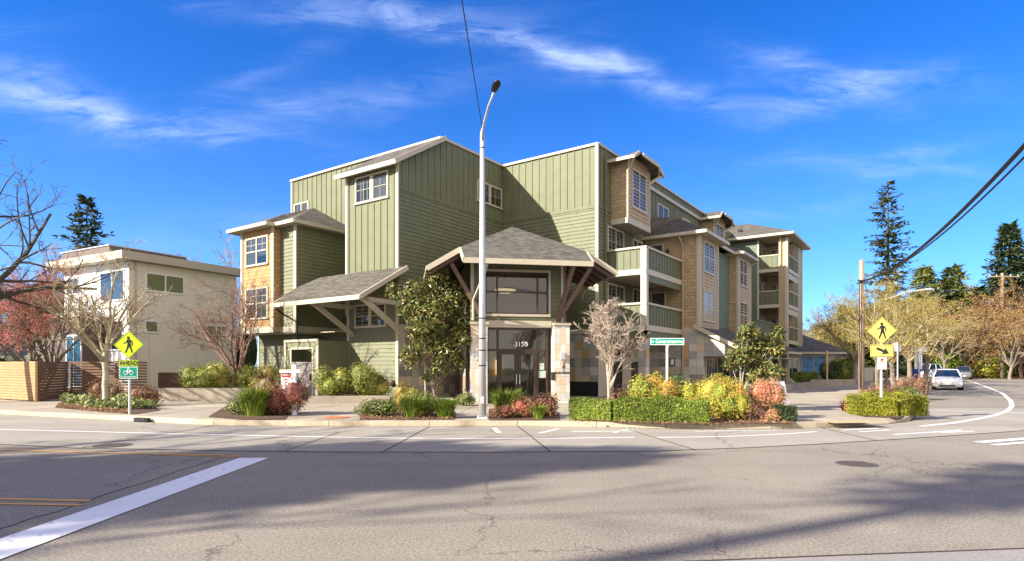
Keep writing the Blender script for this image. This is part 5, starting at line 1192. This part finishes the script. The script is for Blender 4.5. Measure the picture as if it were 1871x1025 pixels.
def fence(label, a, b, h, n, gap, mat, post=2.2):
    a = Vector(a); b = Vector(b); t = thing('slat_fence', label, 'fence', (a.x, a.y, .15), atan2(b.y-a.y, b.x-a.x)); L = (b-a).length; mb = MB(); p = h/n; r = random.Random(int(L*100))
    for i in range(n):
        y = r.uniform(-.004,.004); mb.box(0, L, -.012+y, .012+y, i*p+gap/2+.04, (i+1)*p-gap/2+.04)
    mb.build('boards', mat, t)
    k = 0
    while k*post < L+.1:
        x = min(L, k*post); q = MB(); q.box(x-.05,x+.05,.015,.11,-.1,h+.05); q.build('post', mat, t); k += 1
    return t
fence('sunlit cedar board fence at the left edge of the photo', (-26.5,29.6), (-20.7,26.25), 1.72, 14, .012, m_slat)
fence('shaded cedar board fence turning back from the sunlit fence', (-20.68,26.3), (-21.3,28.9), 1.72, 14, .012, m_slat2, 2.5)  # shade of this turned side is put into the darker board colour
fence('brown open slat fence behind the ivy bed', (-21.25,28.95), (-17.55,28.95), 1.75, 13, .045, m_slat2)
# modern white house
HR = radians(29); hu = (sin(HR), cos(HR)); he = (cos(HR), -sin(HR)); H0 = (-22.9, 36.0)
HB = thing('modern_house', 'modern white and beige house with flat roof behind the slat fence', 'house', (*H0, 0), -HR)
def hW(x, y): return (H0[0]+x*he[0]+y*hu[0], H0[1]+x*he[1]+y*hu[1])
def hx(px, y): k = (px-CX)/F; a = hW(0, y); return (k*a[1]-a[0])/(he[0]-k*he[1])
def hy(px, x): k = (px-CX)/F; a = hW(x, 0); return (k*a[1]-a[0])/(hu[0]-k*hu[1])
def hz(py, x, y): return H+(HZ-py)/F*hW(x, y)[1]
m_hw = paint('house_white', (.66,.66,.66), .7, .03, 1); m_hb = paint('house_beige', (.70,.65,.55), .75, .04, 1); m_hd = paint('house_brown_cladding', (.13,.10,.085), .6, .1, 2)
yE = hy(432, 0); xL = hx(118, 0)
mb = MB(); mb.box(xL, -.01, .01, yE, .1, 8.0); mb.build('wall', m_hw, HB)
f = FX(0.0); mb = MB(); plain(mb, f, R4(.0, yE, .1, 8.0), .01); mb.build('side_wall', m_hb, HB)
mb = MB()
for py in (505, 585): f.box(mb, 0, yE, hz(py,0,0)-.02, hz(py,0,0)+.0, .005, .016)
for px in (272, 358): f.box(mb, hy(px,0)-.012, hy(px,0)+.012, .1, 8.0, .005, .016)
mb.build('panel_joints', m_beige, HB)
fl = FY(0); mb = MB(); plain(mb, fl, R4(xL,-.05,.1,8.0), .01); mb.build('front_wall', m_hw, HB)
mb = MB(); mb.box(xL-.9, .55, -.7, yE+.3, 8.02, 8.5); mb.build('roof', m_trim, HB)
mb = MB(); mb.box(hx(112,.6), hx(200,.6), .6, yE*.78, 8.5, 9.35); mb.build('roof_parapet', m_hd, HB)
mb = MB(); mb.box(hx(112,.6)-.05, hx(200,.6)+.06, .54, yE*.78+.05, 9.35, 9.42); mb.build('parapet_cap', m_steel, HB)
def hwin(f, a, b, z0, z1, c=2): window(f, a, b, z0, z1, c, 1, fr=.07, mull=.06, parent=HB, fmat=m_white, mat=m_glass)
hwin(fl, hx(184,0), hx(228,0), hz(549,-1,0), hz(494,-1,0)); hwin(fl, hx(124,0), hx(145,0), hz(535,-4,0), hz(503,-4,0)); hwin(fl, hx(184,0), hx(226,0), hz(640,-1,0), hz(585,-1,0))
s = lambda a, b, c, d, n: window(f, hy(a,0), hy(b,0), hz(d,0,hy(a,0)), hz(c,0,hy(a,0)), n, 1, fr=.07, mull=.08, parent=HB, fmat=m_white, mat=glass_mat('painted_olive_reflection_glass', (.12,.13,.05), .06), proud=.05)  # olive reflection painted as the base colour of these panes
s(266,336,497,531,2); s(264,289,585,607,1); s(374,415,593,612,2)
mb = MB(); mb.box(hx(60,-1.2), hx(150,-1.2), -1.2, .0, .1, hz(580,-4,-1.2)); mb.build('porch', m_hd, HB)
mb = MB(); mb.box(hx(55,-1.5), hx(154,-1.5), -1.6, .0, hz(580,-4,-1.2), hz(573,-4,-1.2)); mb.build('porch_roof', m_white, HB)
window(FY(-1.2), hx(122,-1.2), hx(150,-1.2), .4, hz(612,-4,-1.2), 2, 1, parent=HB, fmat=m_white, mat=paint('blue_door', (.03,.17,.30), .4))
mb = MB(); mb.tube([(.08,.35,8.0),(.08,.35,.2)], .05, 6); mb.build('downspout', m_trim, HB)
mb = MB(); mb.box(0.0,.12,yE*.62,yE*.62+.3,2.9,3.2); mb.build('wall_vent', m_steel, HB)
mb = MB(); mb.box(0.0,.16,yE*.8,yE*.8+.4,1.0,1.7); mb.build('meter_box', m_steel, HB)
# far house beyond the shop and others in the tree gaps
def small_house(label, X, Y, w, d, h, rot, wc, roofc=m_roof, rr=2.0):
    t = thing('distant_house', label, 'house', (X, Y, 0), rot); mb = MB(); mb.box(-w/2,w/2,-d/2,d/2,0,h); mb.build('wall', wc, t)
    mb = MB(); e = .5
    mb.prism([(-w/2-e,-d/2-e,h-.1),(w/2+e,-d/2-e,h-.1),(w/2+e,0,h+rr),(-w/2-e,0,h+rr)], (0,0,-.15)); mb.prism([(w/2+e,d/2+e,h-.1),(-w/2-e,d/2+e,h-.1),(-w/2-e,0,h+rr),(w/2+e,0,h+rr)], (0,0,-.15)); mb.build('roof', roofc, t)
    mb = MB()
    for sx in (-1,1): mb.prism([(sx*(w/2-.05),-d/2,h-.1),(sx*(w/2-.05),d/2,h-.1),(sx*(w/2-.05),0,h+rr-.15)], (.03*sx,0,0))
    mb.build('gable', wc, t)
    for k in (-.28,.22):
        window(FY(-d/2), w*k, w*k+1.4, .9, 2.2, 2, parent=t, fmat=m_white)
    return t
small_house('grey roofed house seen over the far shop', (1478-CX)/F*92, 92, 7, 7, 4.6, radians(-20), m_beige, rr=2.6)
small_house('low pale house behind the trees right of the crossarm pole', (1862-CX)/F*118, 118, 12, 9, 3.4, radians(-15), m_hw)
small_house('white house glimpsed through the mossy trees', (1600-CX)/F*98, 98, 10, 8, 3.2, radians(-10), m_hw)
small_house('blue-grey house glimpsed at the left edge behind the bushes', -52, 58, 10, 8, 3.4, radians(10), paint('grey_blue_wall', (.25,.29,.32), .7))
# verge beyond the bend
flat('verge', [(69,100),(72.5,88.5),(84,85.5),(200,80),(260,200),(110,240)], .12, paint('leafy_verge', (.17,.10,.05), .9, .4, 1, fine=.4), z0=-.02)

# ------------------------------------------------------------------ street furniture
p = at(881,765); LX, LY = p[0], p[1]+.1
t = thing('street_lamp', 'tall pale steel street lamp in the kerb bed before the entrance', 'street lamp', (LX, LY, .15))
mb = MB(); mb.tube([(0,0,0),(0,0,4),(0,0,8.45),(0,0,8.6)], [.115,.095,.068,.03], 14); mb.build('pole', m_steel, t, True)
mb = MB(); mb.tube([(0,0,8.2),(.05,-.35,8.55),(.22,-.95,8.85),(.40,-1.55,8.98)], [.04,.036,.032,.03], 8); mb.build('arm', m_steel, t, True)
mb = MB(); mb.ball((0,0,0), (.13,.32,.07), 12, 8, lambda d: 1 if d.y < 0 else .85); hd = mb.build('lamp_head', m_black, t, True); hd.location = (.44,-1.8,9.0); hd.rotation_euler = (radians(-6),0,radians(14))
mb = MB(); mb.box(-.16,.16,-.16,.16,0,.05)
for a in (-1,1):
    for b in (-1,1): mb.tube([(a*.12,b*.12,.05),(a*.12,b*.12,.1)], .02, 6)
mb.build('base_plate', m_steel, t)
for z in (1.55, 2.0, 2.35, 2.95, 8.0): mb = MB(); mb.tube([(0,0,z),(0,0,z+.035)], .122-.006*z, 12); mb.build('band', m_dark, t)
mb = MB(); mb.box(-.05,.05,-.12,-.1,.45,.65); mb.build('hand_hole', m_steel, t)
def cable(label, pts, r, name='overhead_cable', sag=0, n=24):
    o = Vector(pts[0]); mb = MB(); out = []
    for a, b in zip(pts, pts[1:]):
        a = Vector(a)-o; b = Vector(b)-o
        for i in range(n): s_ = i/n; q = a.lerp(b, s_); q.z -= sag*4*s_*(1-s_); out.append(q)
    out.append(Vector(pts[-1])-o); mb.tube(out, r, 6); return tag(mb.build(name, m_black, loc=o), label, 'cable')
cable('thin cable running from the street lamp top overhead', [(LX,LY,8.75),(-.98,11.7,8.85),(-1.4,-8,9.3)], .012)
m_sign_y = paint('fluorescent_yellow_green', (.50,.72,.02), .4, .03, 2); m_sign_y2 = paint('faded_yellow_sign', (.62,.56,.12), .4, .05, 2)
m_sgreen = paint('sign_green', (.0,.22,.16), .4, .04, 2); m_sgreen2 = paint('street_name_green', (.0,.30,.21), .4, .04, 2); m_sred = paint('sign_red', (.55,.04,.03), .4); m_sblue = paint('sign_blue', (.05,.10,.35), .4)
def plate(t, name, w, h, zc, mat, y=-.06, diamond=False, border=None, th=.006, r=.05, x=0):
    mb = MB()
    if diamond: s_ = w; pts = [(0,-s_),(s_,0),(0,s_),(-s_,0)]
    else: pts = [(-w/2,-h/2),(w/2,-h/2),(w/2,h/2),(-w/2,h/2)]
    mb.prism([(x+a, y, zc+b) for a, b in pts], (0, th, 0)); o = mb.build(name, mat, t)
    if border:
        bb = MB(); k = .93 if diamond else None; n = 4
        for i in range(4):
            a, b = pts[i], pts[(i+1)%4]
            if diamond: a2, b2 = (a[0]*.94,a[1]*.94), (b[0]*.94,b[1]*.94)
            else: a2, b2 = (a[0]-.02*(1 if a[0]>0 else -1), a[1]-.02*(1 if a[1]>0 else -1)), (b[0]-.02*(1 if b[0]>0 else -1), b[1]-.02*(1 if b[1]>0 else -1))
            bb.beam((x+a2[0],y-.003,zc+a2[1]), (x+b2[0],y-.003,zc+b2[1]), .012, .006, (0,1,0))
        bb.build('border', border, o)
    return o
def walker(o, zc, s_, y=-.068):
    mb = MB(); T = lambda a, b: (a*s_, y, zc+b*s_)
    mb.prism([T(-.03+.1*cos(k*pi/8), .50+.1*sin(k*pi/8)) for k in range(16)], (0,.004,0))
    mb.prism([T(*q) for q in ((-.10,.38),(.06,.40),(.14,.34),(.12,.0),(-.08,.0),(-.10,.2))], (0,.0045,0))
    for a, b, w in (((-.06,.36),(-.17,.16),.085),((-.17,.16),(-.36,.10),.07),((.11,.33),(.24,.16),.085),((.24,.16),(.24,-.06),.07),((-.01,.05),(-.08,-.24),.13),((-.08,-.24),(-.22,-.56),.10),((.06,.05),(.13,-.22),.13),((.13,-.22),(.23,-.56),.10)):
        d = Vector((b[0]-a[0], b[1]-a[1])).normalized(); n2 = Vector((-d.y, d.x))*w/2
        mb.prism([T(a[0]-n2.x,a[1]-n2.y),T(b[0]-n2.x,b[1]-n2.y),T(b[0]+n2.x,b[1]+n2.y),T(a[0]+n2.x,a[1]+n2.y)], (0,.0035+w*.01,0))
    mb.build('walking_figure', m_black, o)
Yp = 19.4; zz = lambda py, Y: H+(HZ-py)/F*Y
def post_(t, z1, r=.04, mat=None): mb = MB(); mb.tube([(0,0,-.02),(0,0,z1)], r, 8); return mb.build('post', mat or m_steel, t)
t = thing('crossing_sign', 'bright yellow-green pedestrian diamond with AHEAD plate on the left post', 'road sign', ((237-CX)/F*Yp, Yp, .15), radians(6)); post_(t, 2.4)
o = plate(t, 'diamond_sign', .455, 0, zz(630,Yp)-.15, m_sign_y, diamond=True, border=m_black); walker(o, zz(630,Yp)-.15, .455)
o = plate(t, 'ahead_plate', .56, .2, zz(663.5,Yp)-.15, m_sign_y, border=m_black); text('AHEAD', .165, (0,-.07,zz(663.5,Yp)-.15), (pi/2,0,0), m_black, o, 'lettering', .002, bold=.004, sx=.95)
zb = zz(681,Yp)-.15; o = plate(t, 'cycle_route_plate', .57, .4, zb, m_sgreen, border=m_white); text('To Discovery Park', .06, (0,-.07,zb-.13), (pi/2,0,0), m_white, o, 'lettering', .002)
mb = MB()
for cx_ in (-.085, .085): mb.tube([(cx_+.06*cos(k*pi/8), -.07, zb+.0+.06*sin(k*pi/8)) for k in range(17)], .007, 4)
for a, b in (((-.085,0),(-.03,.07)),((-.03,.07),(.06,.07)),((.06,.07),(.085,0)),((-.03,.07),(0,0)),((0,0),(.06,.07)),((-.02,.15),(-.03,.08)),((-.02,.15),(.05,.10))): mb.beam((a[0],-.07,zb+a[1]),(b[0],-.07,zb+b[1]), .012, .006, (0,1,0))
mb.ball((0,-.07,zb+.165), (.022,.006,.022), 8, 5); mb.build('bicycle_symbol', m_white, o)
Yp = 18.8
t = thing('crossing_sign', 'yellow pedestrian diamond with arrow and no parking plate on the corner post', 'road sign', ((1610-CX)/F*Yp, Yp, .15), radians(-8)); post_(t, 2.75)
o = plate(t, 'diamond_sign', .435, 0, zz(604.5,Yp)-.15, m_sign_y2, diamond=True, border=m_black); walker(o, zz(604.5,Yp)-.15, .435)
za = zz(641,Yp)-.15; o = plate(t, 'arrow_plate', .68, .38, za, m_sign_y2, border=m_black)
mb = MB(); c_, s2 = cos(radians(-24)), sin(radians(-24)); A = lambda a, b: (a*c_-b*s2+.02, -.07, za+a*s2+b*c_)
mb.prism([A(-.2,-.04),(A(.03,-.04)),A(.01,-.12),A(.2,0),A(.01,.12),A(.03,.04),A(-.2,.04)], (0,.004,0)); mb.build('arrow', m_black, o)
zn = zz(664,Yp)-.15; o = plate(t, 'no_parking_plate', .27, .37, zn, m_white, border=m_steel)
mb = MB(); mb.tube([(.065*cos(k*pi/8), -.07, zn+.08+.065*sin(k*pi/8)) for k in range(17)], .008, 4); mb.beam((-.045,-.072,zn+.125),(.045,-.072,zn+.035), .014, .006, (0,1,0)); mb.build('prohibition_ring', m_sred, o)
text('P', .12, (0,-.069,zn+.08), (pi/2,0,0), m_black, o, 'lettering', .001, bold=.003); mb = MB(); mb.box(-.09,.09,-.069,-.066,zn-.07,zn-.04); mb.box(.0,.1,-.069,-.066,zn-.15,zn-.1); mb.build('small_print', paint('print_grey', (.35,.33,.38), .6), o)
# street name sign
Yp = 21.8; t = thing('street_name_sign', 'green street name sign for W Government Wy on a pale post', 'street sign', ((1219-CX)/F*Yp, Yp, .15), 0); zs = zz(624,Yp)-.15; post_(t, zs-.12, .045, m_white)
o = plate(t, 'name_plate', 1.22, .25, zs, m_white, y=-.015, th=.02); mb = MB(); mb.box(-.585,.585,-.019,-.0155,zs-.1,zs+.1); mb.build('green_field', m_sgreen2, o)
text('Government', .21, (-.02,-.024,zs+.0), (pi/2,0,0), m_white, o, 'lettering', .002, bold=.001, sx=.74); text('W', .1, (-.53,-.022,zs-.02), (pi/2,0,0), m_white, o, 'lettering', .002, bold=.003); text('Wy', .12, (.48,-.022,zs-.01), (pi/2,0,0), m_white, o, 'lettering', .002, bold=.003)
mb = MB(); mb.box(-.06,.06,-.03,.03,zs-.18,zs-.12); mb.build('bracket', m_steel, t)
# for sale sign
p = at(538,758); t = thing('sale_sign', 'white post holding a red, white and blue hanging for-sale panel', 'sale sign', (p[0], p[1], .15)); mb = MB(); mb.box(-.07,.07,-.07,.07,-.05,1.6); mb.build('post', m_white, t)
mb = MB(); mb.box(-.44,.2,-.085,-.07,1.34,1.44); mb.build('arm', m_white, t)
o = plate(t, 'panel', .33, .7, 1.0, m_white, y=-.05, x=-.245, th=.02)
mb = MB(); mb.box(-.395,-.095,-.055,-.0505,1.2,1.34); mb.build('red_band', m_sred, o); mb = MB(); mb.box(-.395,-.095,-.055,-.0505,.68,.82); mb.build('blue_band', m_sblue, o)
text('FOR SALE', .062, (-.245,-.058,1.27), (pi/2,0,0), m_white, o, 'lettering', .001, bold=.002, sx=.85)
mb = MB(); mb.prism([(-.245+.045*cos(a_*pi/8), -.055, 1.10+.05*sin(a_*pi/8)) for a_ in range(8,17)]+[(-.235,-.055,1.01),(-.255,-.055,1.01)], (0,.003,0)); mb.build('balloon_emblem', m_sblue, o)
mb = MB(); mb.prism([(-.245+.045*cos(a_*pi/8), -.055, 1.115+.04*sin(a_*pi/8)) for a_ in range(0,9)], (0,.003,0)); mb.build('balloon_top', m_sred, o)
mb = MB(); mb.box(-.33,-.16,-.055,-.0505,.94,.965); mb.box(-.31,-.18,-.055,-.0505,.89,.915); mb.build('small_print', paint('print_grey_2', (.3,.3,.32), .6), o)
# blank sign backs, stake, sandwich board, bin
for (px, base, t_, b_, w, lab) in ((1640,722,625,643,.42,'nearer grey sign back on a thin post behind the golden hedge'),(1679,712,640,676,.5,'farther grey sign backs on a thin post by the kerb')):
    Y = 1.55*F/(base-HZ); t = thing('sign_back', lab, 'road sign', ((px-CX)/F*Y, Y, .15)); post_(t, zz(t_,Y)-.15, .035)
    o = plate(t, 'sign_plate', w, (b_-t_)/F*Y*.9, zz((t_+b_)/2,Y)-.15, m_steel, y=.05)
    if px > 1650: plate(t, 'sign_plate', w*1.6, .32, zz(t_,Y)-.1, m_steel, y=.07, x=.15)
Y = 46; mb = MB(); mb.box(-.05,.05,-.05,.05,0,zz(640,Y)-.15); tag(mb.build('marker_stake', wood_mat('new_stake', (.55,.38,.14), (1,1,5)), loc=((1511-CX)/F*Y, Y, .15)), 'tall yellowish wooden stake in front of the far shop', 'stake')
p = at(1426,741); t = thing('sandwich_board', 'white sandwich board standing beside the pink-red shrub', 'sandwich board', (p[0], p[1]+.2, .15), radians(25))
for sgn, nm in ((-1,'front_panel'),(1,'back_panel')):
    mb = MB(); mb.box8([(-.3,sgn*.28,0),(.3,sgn*.28,0),(.3,sgn*.25,0),(-.3,sgn*.25,0),(-.3,sgn*.04,.95),(.3,sgn*.04,.95),(.3,sgn*.01,.95),(-.3,sgn*.01,.95)]); mb.build(nm, m_white, t)
Y = 56; t = thing('mailbox', 'dark blue mailbox on the verge behind the mossy trees', 'mailbox', ((1674-CX)/F*Y, Y, .15), radians(-30)); mb = MB(); mb.box(-.33,.33,-.3,.3,.2,1.05); mb.tube([(-.33,0,1.05),(.33,0,1.05)], .3, 12); mb.build('box', paint('mail_blue', (.01,.03,.16), .4), t)
mb = MB(); mb.box(-.28,-.2,-.26,-.18,0,.2); mb.box(.2,.28,-.26,-.18,0,.2); mb.box(-.28,-.2,.18,.26,0,.2); mb.box(.2,.28,.18,.26,0,.2); mb.build('feet', m_black, t)
# utility poles
m_pole = wood_mat('pole_wood', (.34,.25,.18), (6,6,.6), .4)
def upole(label, px, Y, top, r, arm=None, lamp=None, z0=.15):
    t = thing('utility_pole', label, 'utility pole', ((px-CX)/F*Y, Y, z0)); zt = zz(top,Y)-z0; mb = MB(); mb.tube([(0,0,-.1),(0,0,zt*.5),(0,0,zt)], [r,r*.88,r*.75], 10); mb.build('pole', m_pole, t, True)
    if arm:
        mb = MB(); mb.beam((-arm*.45,-.1,zt-.5),(arm*.55,-.1,zt-.5), .13, .16); ca = mb.build('crossarm', m_pole, t)
        for a in (-.42,-.2,.25,.5): mb = MB(); mb.tube([(a*arm,-.1,zt-.42),(a*arm,-.1,zt-.2)], .06, 6); mb.build('insulator', m_steel, ca)
    if lamp:
        mb = MB(); mb.tube([(0,0,lamp[0]),(lamp[1]*.5,-.2,lamp[0]+lamp[2]*.75),(lamp[1],-.4,lamp[0]+lamp[2])], .06, 6); la = mb.build('lamp_arm', m_steel, t)
        mb = MB(); mb.ball((lamp[1]+.25,-.42,lamp[0]+lamp[2]), (.35,.14,.09), 8, 5); mb.build('lamp_head', m_steel, la)
    return t
t = upole('brown wooden utility pole carrying the thick cable at the corner', 1574, 33.7, 475, .16)
mb = MB(); mb.beam((-.25,-.15,6.3),(.1,-.15,6.3), .08, .1); mb.tube([(-.22,-.2,6.3),(-.22,-.2,3.5),(-.17,-.17,.3)], .03, 5); mb.build('cable_clamp', m_black, t)
upole('grey street light pole with a long arm over the side street', 1619, 42, 538, .10, lamp=(6.2,2.5,.65))
upole('pale wooden pole with crossarm and lamp beyond the bend', 1831, 83, 499, .21, arm=4.2, lamp=(9.0,3.6,.9))
upole('thin dark pole behind the crossarm pole', 1814, 112, 508, .22, arm=1.0)
upole('distant straight pole between the far cars and the trees', 1757, 96, 560, .15)
A_ = Vector((19.45,33.5,6.45)); Bv = Vector((11.05,13,6.45))
pts = []
for k in range(31):
    s_ = k/30*1.45; x, y = A_.x+(Bv.x-A_.x)*s_, A_.y+(Bv.y-A_.y)*s_; z = 6.45-2.42*s_*(1-s_) ; pts.append((x, y, z))
mb = MB(); mb.tube([Vector(q_)-A_ for q_ in pts], .05, 8, False); tag(mb.build('overhead_cable', m_black, loc=A_), 'thick black bundled cable sweeping up from the corner pole', 'cable')
mb = MB(); mb.tube([(q_[0]-A_.x+.12*i/30+.06, q_[1]-A_.y, q_[2]-A_.z-.20*max(0,(i-10))/20) for i, q_ in enumerate(pts)], .025, 6, False); tag(mb.build('overhead_cable', m_black, loc=A_), 'thinner black cable hanging just below the thick bundle', 'cable')
cable('distant wire strung toward the crossarm pole', [(19.5,33.6,6.9),((1831-CX)/F*83,83,12.6)], .02, sag=.8)
cable('upper distant wire strung to the thin dark pole', [((1560-CX)/F*100,100,14.5),((1814-CX)/F*112,112,16.2),((1990-CX)/F*100,100,17)], .03, sag=.4)
cable('guy wire slanting down from the corner pole', [(19.5,33.7,7.4),(23.6,37.5,.2)], .015)

# ------------------------------------------------------------------ vehicles
m_tyre = paint('tyre_rubber', (.015,.015,.016), .8); m_rim = paint('alloy_rim', (.45,.45,.47), .3, .05, 3, metal=.8)
m_cglass = glass_mat('car_glass', (.01,.02,.035), .03); m_lampg = paint('headlight_glass', (.35,.37,.40), .15); m_grille = paint('grille_black', (.02,.02,.022), .35)
def carpaint(n, c): 
    m, nt, b = newmat(n); b.inputs['Base Color'].default_value = (*c,1); b.inputs['Roughness'].default_value = .25; b.inputs['Coat Weight'].default_value = .8; b.inputs['Metallic'].default_value = 0; return m
def car(label, loc, rotz, mat, kind='sedan', L=4.8, Wd=1.85, Ht=1.47, z=.0):
    t = thing('parked_car', label, 'car', (loc[0], loc[1], z), rotz)   # front at -y
    hw = Wd/2; suv = kind == 'suv'
    hood = .98 if suv else .80; belt = 1.08 if suv else .93; bot = .28 if suv else .2
    st = [(-L/2,.80,.32,hood-.17),(-L/2+.08,.90,.25,hood-.09),(-L/2+.35,.97,bot,hood-.03),(-L*.30,1.0,bot,hood+.05),(-L*.2,1.0,bot,belt-.01),(0,1.0,bot,belt),(L*.25,1.0,bot,belt+.02),(L/2-.45,.98,bot,belt+(.0 if suv else .03)),(L/2-.1,.92,.3,belt-.05),(L/2,.82,.42,belt-.2)]
    mb = MB(); rings = []
    for y, wf, zb_, zt_ in st:
        w_ = hw*wf; zm = (zb_+zt_)/2+.02
        rings.append([(-w_*.90,y,zb_),(-w_,y,zb_+.12),(-w_,y,zm),(-w_*.965,y,zt_-.08),(-w_*.86,y,zt_),(-w_*.4,y,zt_+.03),(0,y,zt_+.035),(w_*.4,y,zt_+.03),(w_*.86,y,zt_),(w_*.965,y,zt_-.08),(w_,y,zm),(w_,y,zb_+.12),(w_*.90,y,zb_)])
    n = 13
    for r in rings: mb.v += r
    for i in range(len(rings)-1):
        for k in range(n): a = i*n+k; b = i*n+(k+1)%n; mb.f.append((a,b,b+n,a+n)); mb.m.append(0)
    mb.f.append(tuple(range(n))[::-1]); mb.f.append(tuple((len(rings)-1)*n+k for k in range(n))); mb.m += [0,0]
    body = mb.build('body', mat, t, True)
    # greenhouse
    yw0, yw1 = -L*.22, -L*.02; yr1, yr0 = (L*.40, L*.47) if suv else (L*.20, L*.40)
    g = MB(); wb, wt = hw*.88, hw*.66; zr = Ht-.04
    Bt = [(-wb,yw0,belt-.02),(wb,yw0,belt-.02),(wb,yr0,belt-.0),(-wb,yr0,belt-.0)]; Tp = [(-wt,yw1,zr),(wt,yw1,zr),(wt,yr1,zr),(-wt,yr1,zr)]
    g.box8(Bt+Tp); g.build('windows', m_cglass, t)
    r_b = MB(); r_b.box8([(-wt-.03,yw1-.03,zr-.02),(wt+.03,yw1-.03,zr-.02),(wt+.03,yr1+.03,zr-.02),(-wt-.03,yr1+.03,zr-.02),(-wt*.85,yw1+.1,Ht),(wt*.85,yw1+.1,Ht),(wt*.85,yr1-.1,Ht),(-wt*.85,yr1-.1,Ht)])
    for sg in (-1,1):
        r_b.beam((sg*wb,yw0,belt),(sg*(wt+.01),yw1,zr), .07, .06); r_b.beam((sg*wb,yr0,belt),(sg*(wt+.01),yr1,zr), .10, .07); r_b.beam((sg*(wb+.0),(yw0+yr0)/2+.2,belt),(sg*(wt+.02),(yw1+yr1)/2+.1,zr), .05, .05)
    r_b.build('roof', mat, t)
    for sy in (-L/2+.88, L/2-.95):
        for sg in (-1,1):
            R = .36 if suv else .325; w_ = MB(); w_.tube([(sg*(hw-.22),sy,R),(sg*(hw+.005),sy,R)], R, 20); wh = w_.build('wheel', m_tyre, t)
            w_ = MB(); w_.tube([(sg*(hw-.05),sy,R),(sg*(hw+.012),sy,R)], R*.62, 12); w_.build('rim', m_rim, wh)
            w_ = MB(); w_.tube([(sg*(hw-.3),sy,R+.02),(sg*(hw+.002),sy,R+.02)], R+.05, 18); w_.build('wheel_arch', m_grille, body)
    yf = -L/2; g = MB(); zg = hood-.28
    g.prism([(x_*hw, yf-.005+abs(x_)*.06, z_) for x_, z_ in ((-.52,zg-.02),(-.44,zg+.10),(.44,zg+.10),(.52,zg-.02),(.34,zg-.16),(-.34,zg-.16))], (0,.07,0)); gr_ = g.build('grille', m_grille, body)
    g = MB()
    for k in range(4): g.box(-hw*(.47-.03*k), hw*(.47-.03*k), yf-.012, yf+.02, zg+.07-k*.055, zg+.085-k*.055)
    g.build('grille_bars', m_rim, body)
    g = MB(); g.box(-hw*.5,hw*.5,yf+.0,yf+.08,.28,.38); g.build('lower_intake', m_grille, body)
    for sg in (-1,1):
        g = MB(); g.prism([(sg*x_*hw, y_, z_) for x_, y_, z_ in ((.52,yf+.06,zg+.0),(.54,yf+.05,zg+.09),(.88,yf+.22,zg+.17),(.93,yf+.24,zg+.07),(.8,yf+.1,zg-.0))], (0,.08,0)); g.build('headlight', m_lampg, t)
        g = MB(); g.ball((sg*hw*.72,yf+.06,.36), (.12,.05,.045), 8, 5); g.build('fog_lamp', m_grille, t)
        g = MB(); g.ball((sg*(hw+.1),yw0+.25,belt+.06), (.12,.07,.08), 8, 6); g.build('mirror', mat, t, True)
        g = MB(); g.box(sg*hw*.6-.15,sg*hw*.6+.15,L/2-.08,L/2+.0,belt-.3,belt-.16); g.build('tail_light', m_sred, t)
    return t
rc = -RA
p = gr(1731,713); q_ = Vector(p)+Vector(EU)*2.3
car('white sedan parked facing the camera at the kerb of the side street', (q_.x, q_.y), rc, carpaint('white_car_paint', (.85,.85,.84)))
q2 = q_+Vector(EU)*6.3+Vector(EE)*.15; car('dark sedan parked directly behind the white sedan', (q2.x, q2.y), rc, carpaint('dark_car_paint', (.06,.08,.09)))
q3 = q_+Vector(EU)*13.5+Vector(EE)*-.1; car('silver car parked third in the row at the kerb', (q3.x, q3.y), rc, carpaint('silver_car_paint', (.45,.46,.48)))
car('dark grey suv driving toward the junction at the bend', ((1777-CX)/F*76+.3, 78, 0), radians(-38), carpaint('grey_car_paint', (.11,.115,.13)), 'suv', 4.6, 1.9, 1.66)
car('pale blue and white van parked among the trees left of the white sedan', ((1691-CX)/F*78, 78), radians(-60), carpaint('pale_van_paint', (.45,.55,.65)), 'suv', 5.2, 2.0, 2.0)
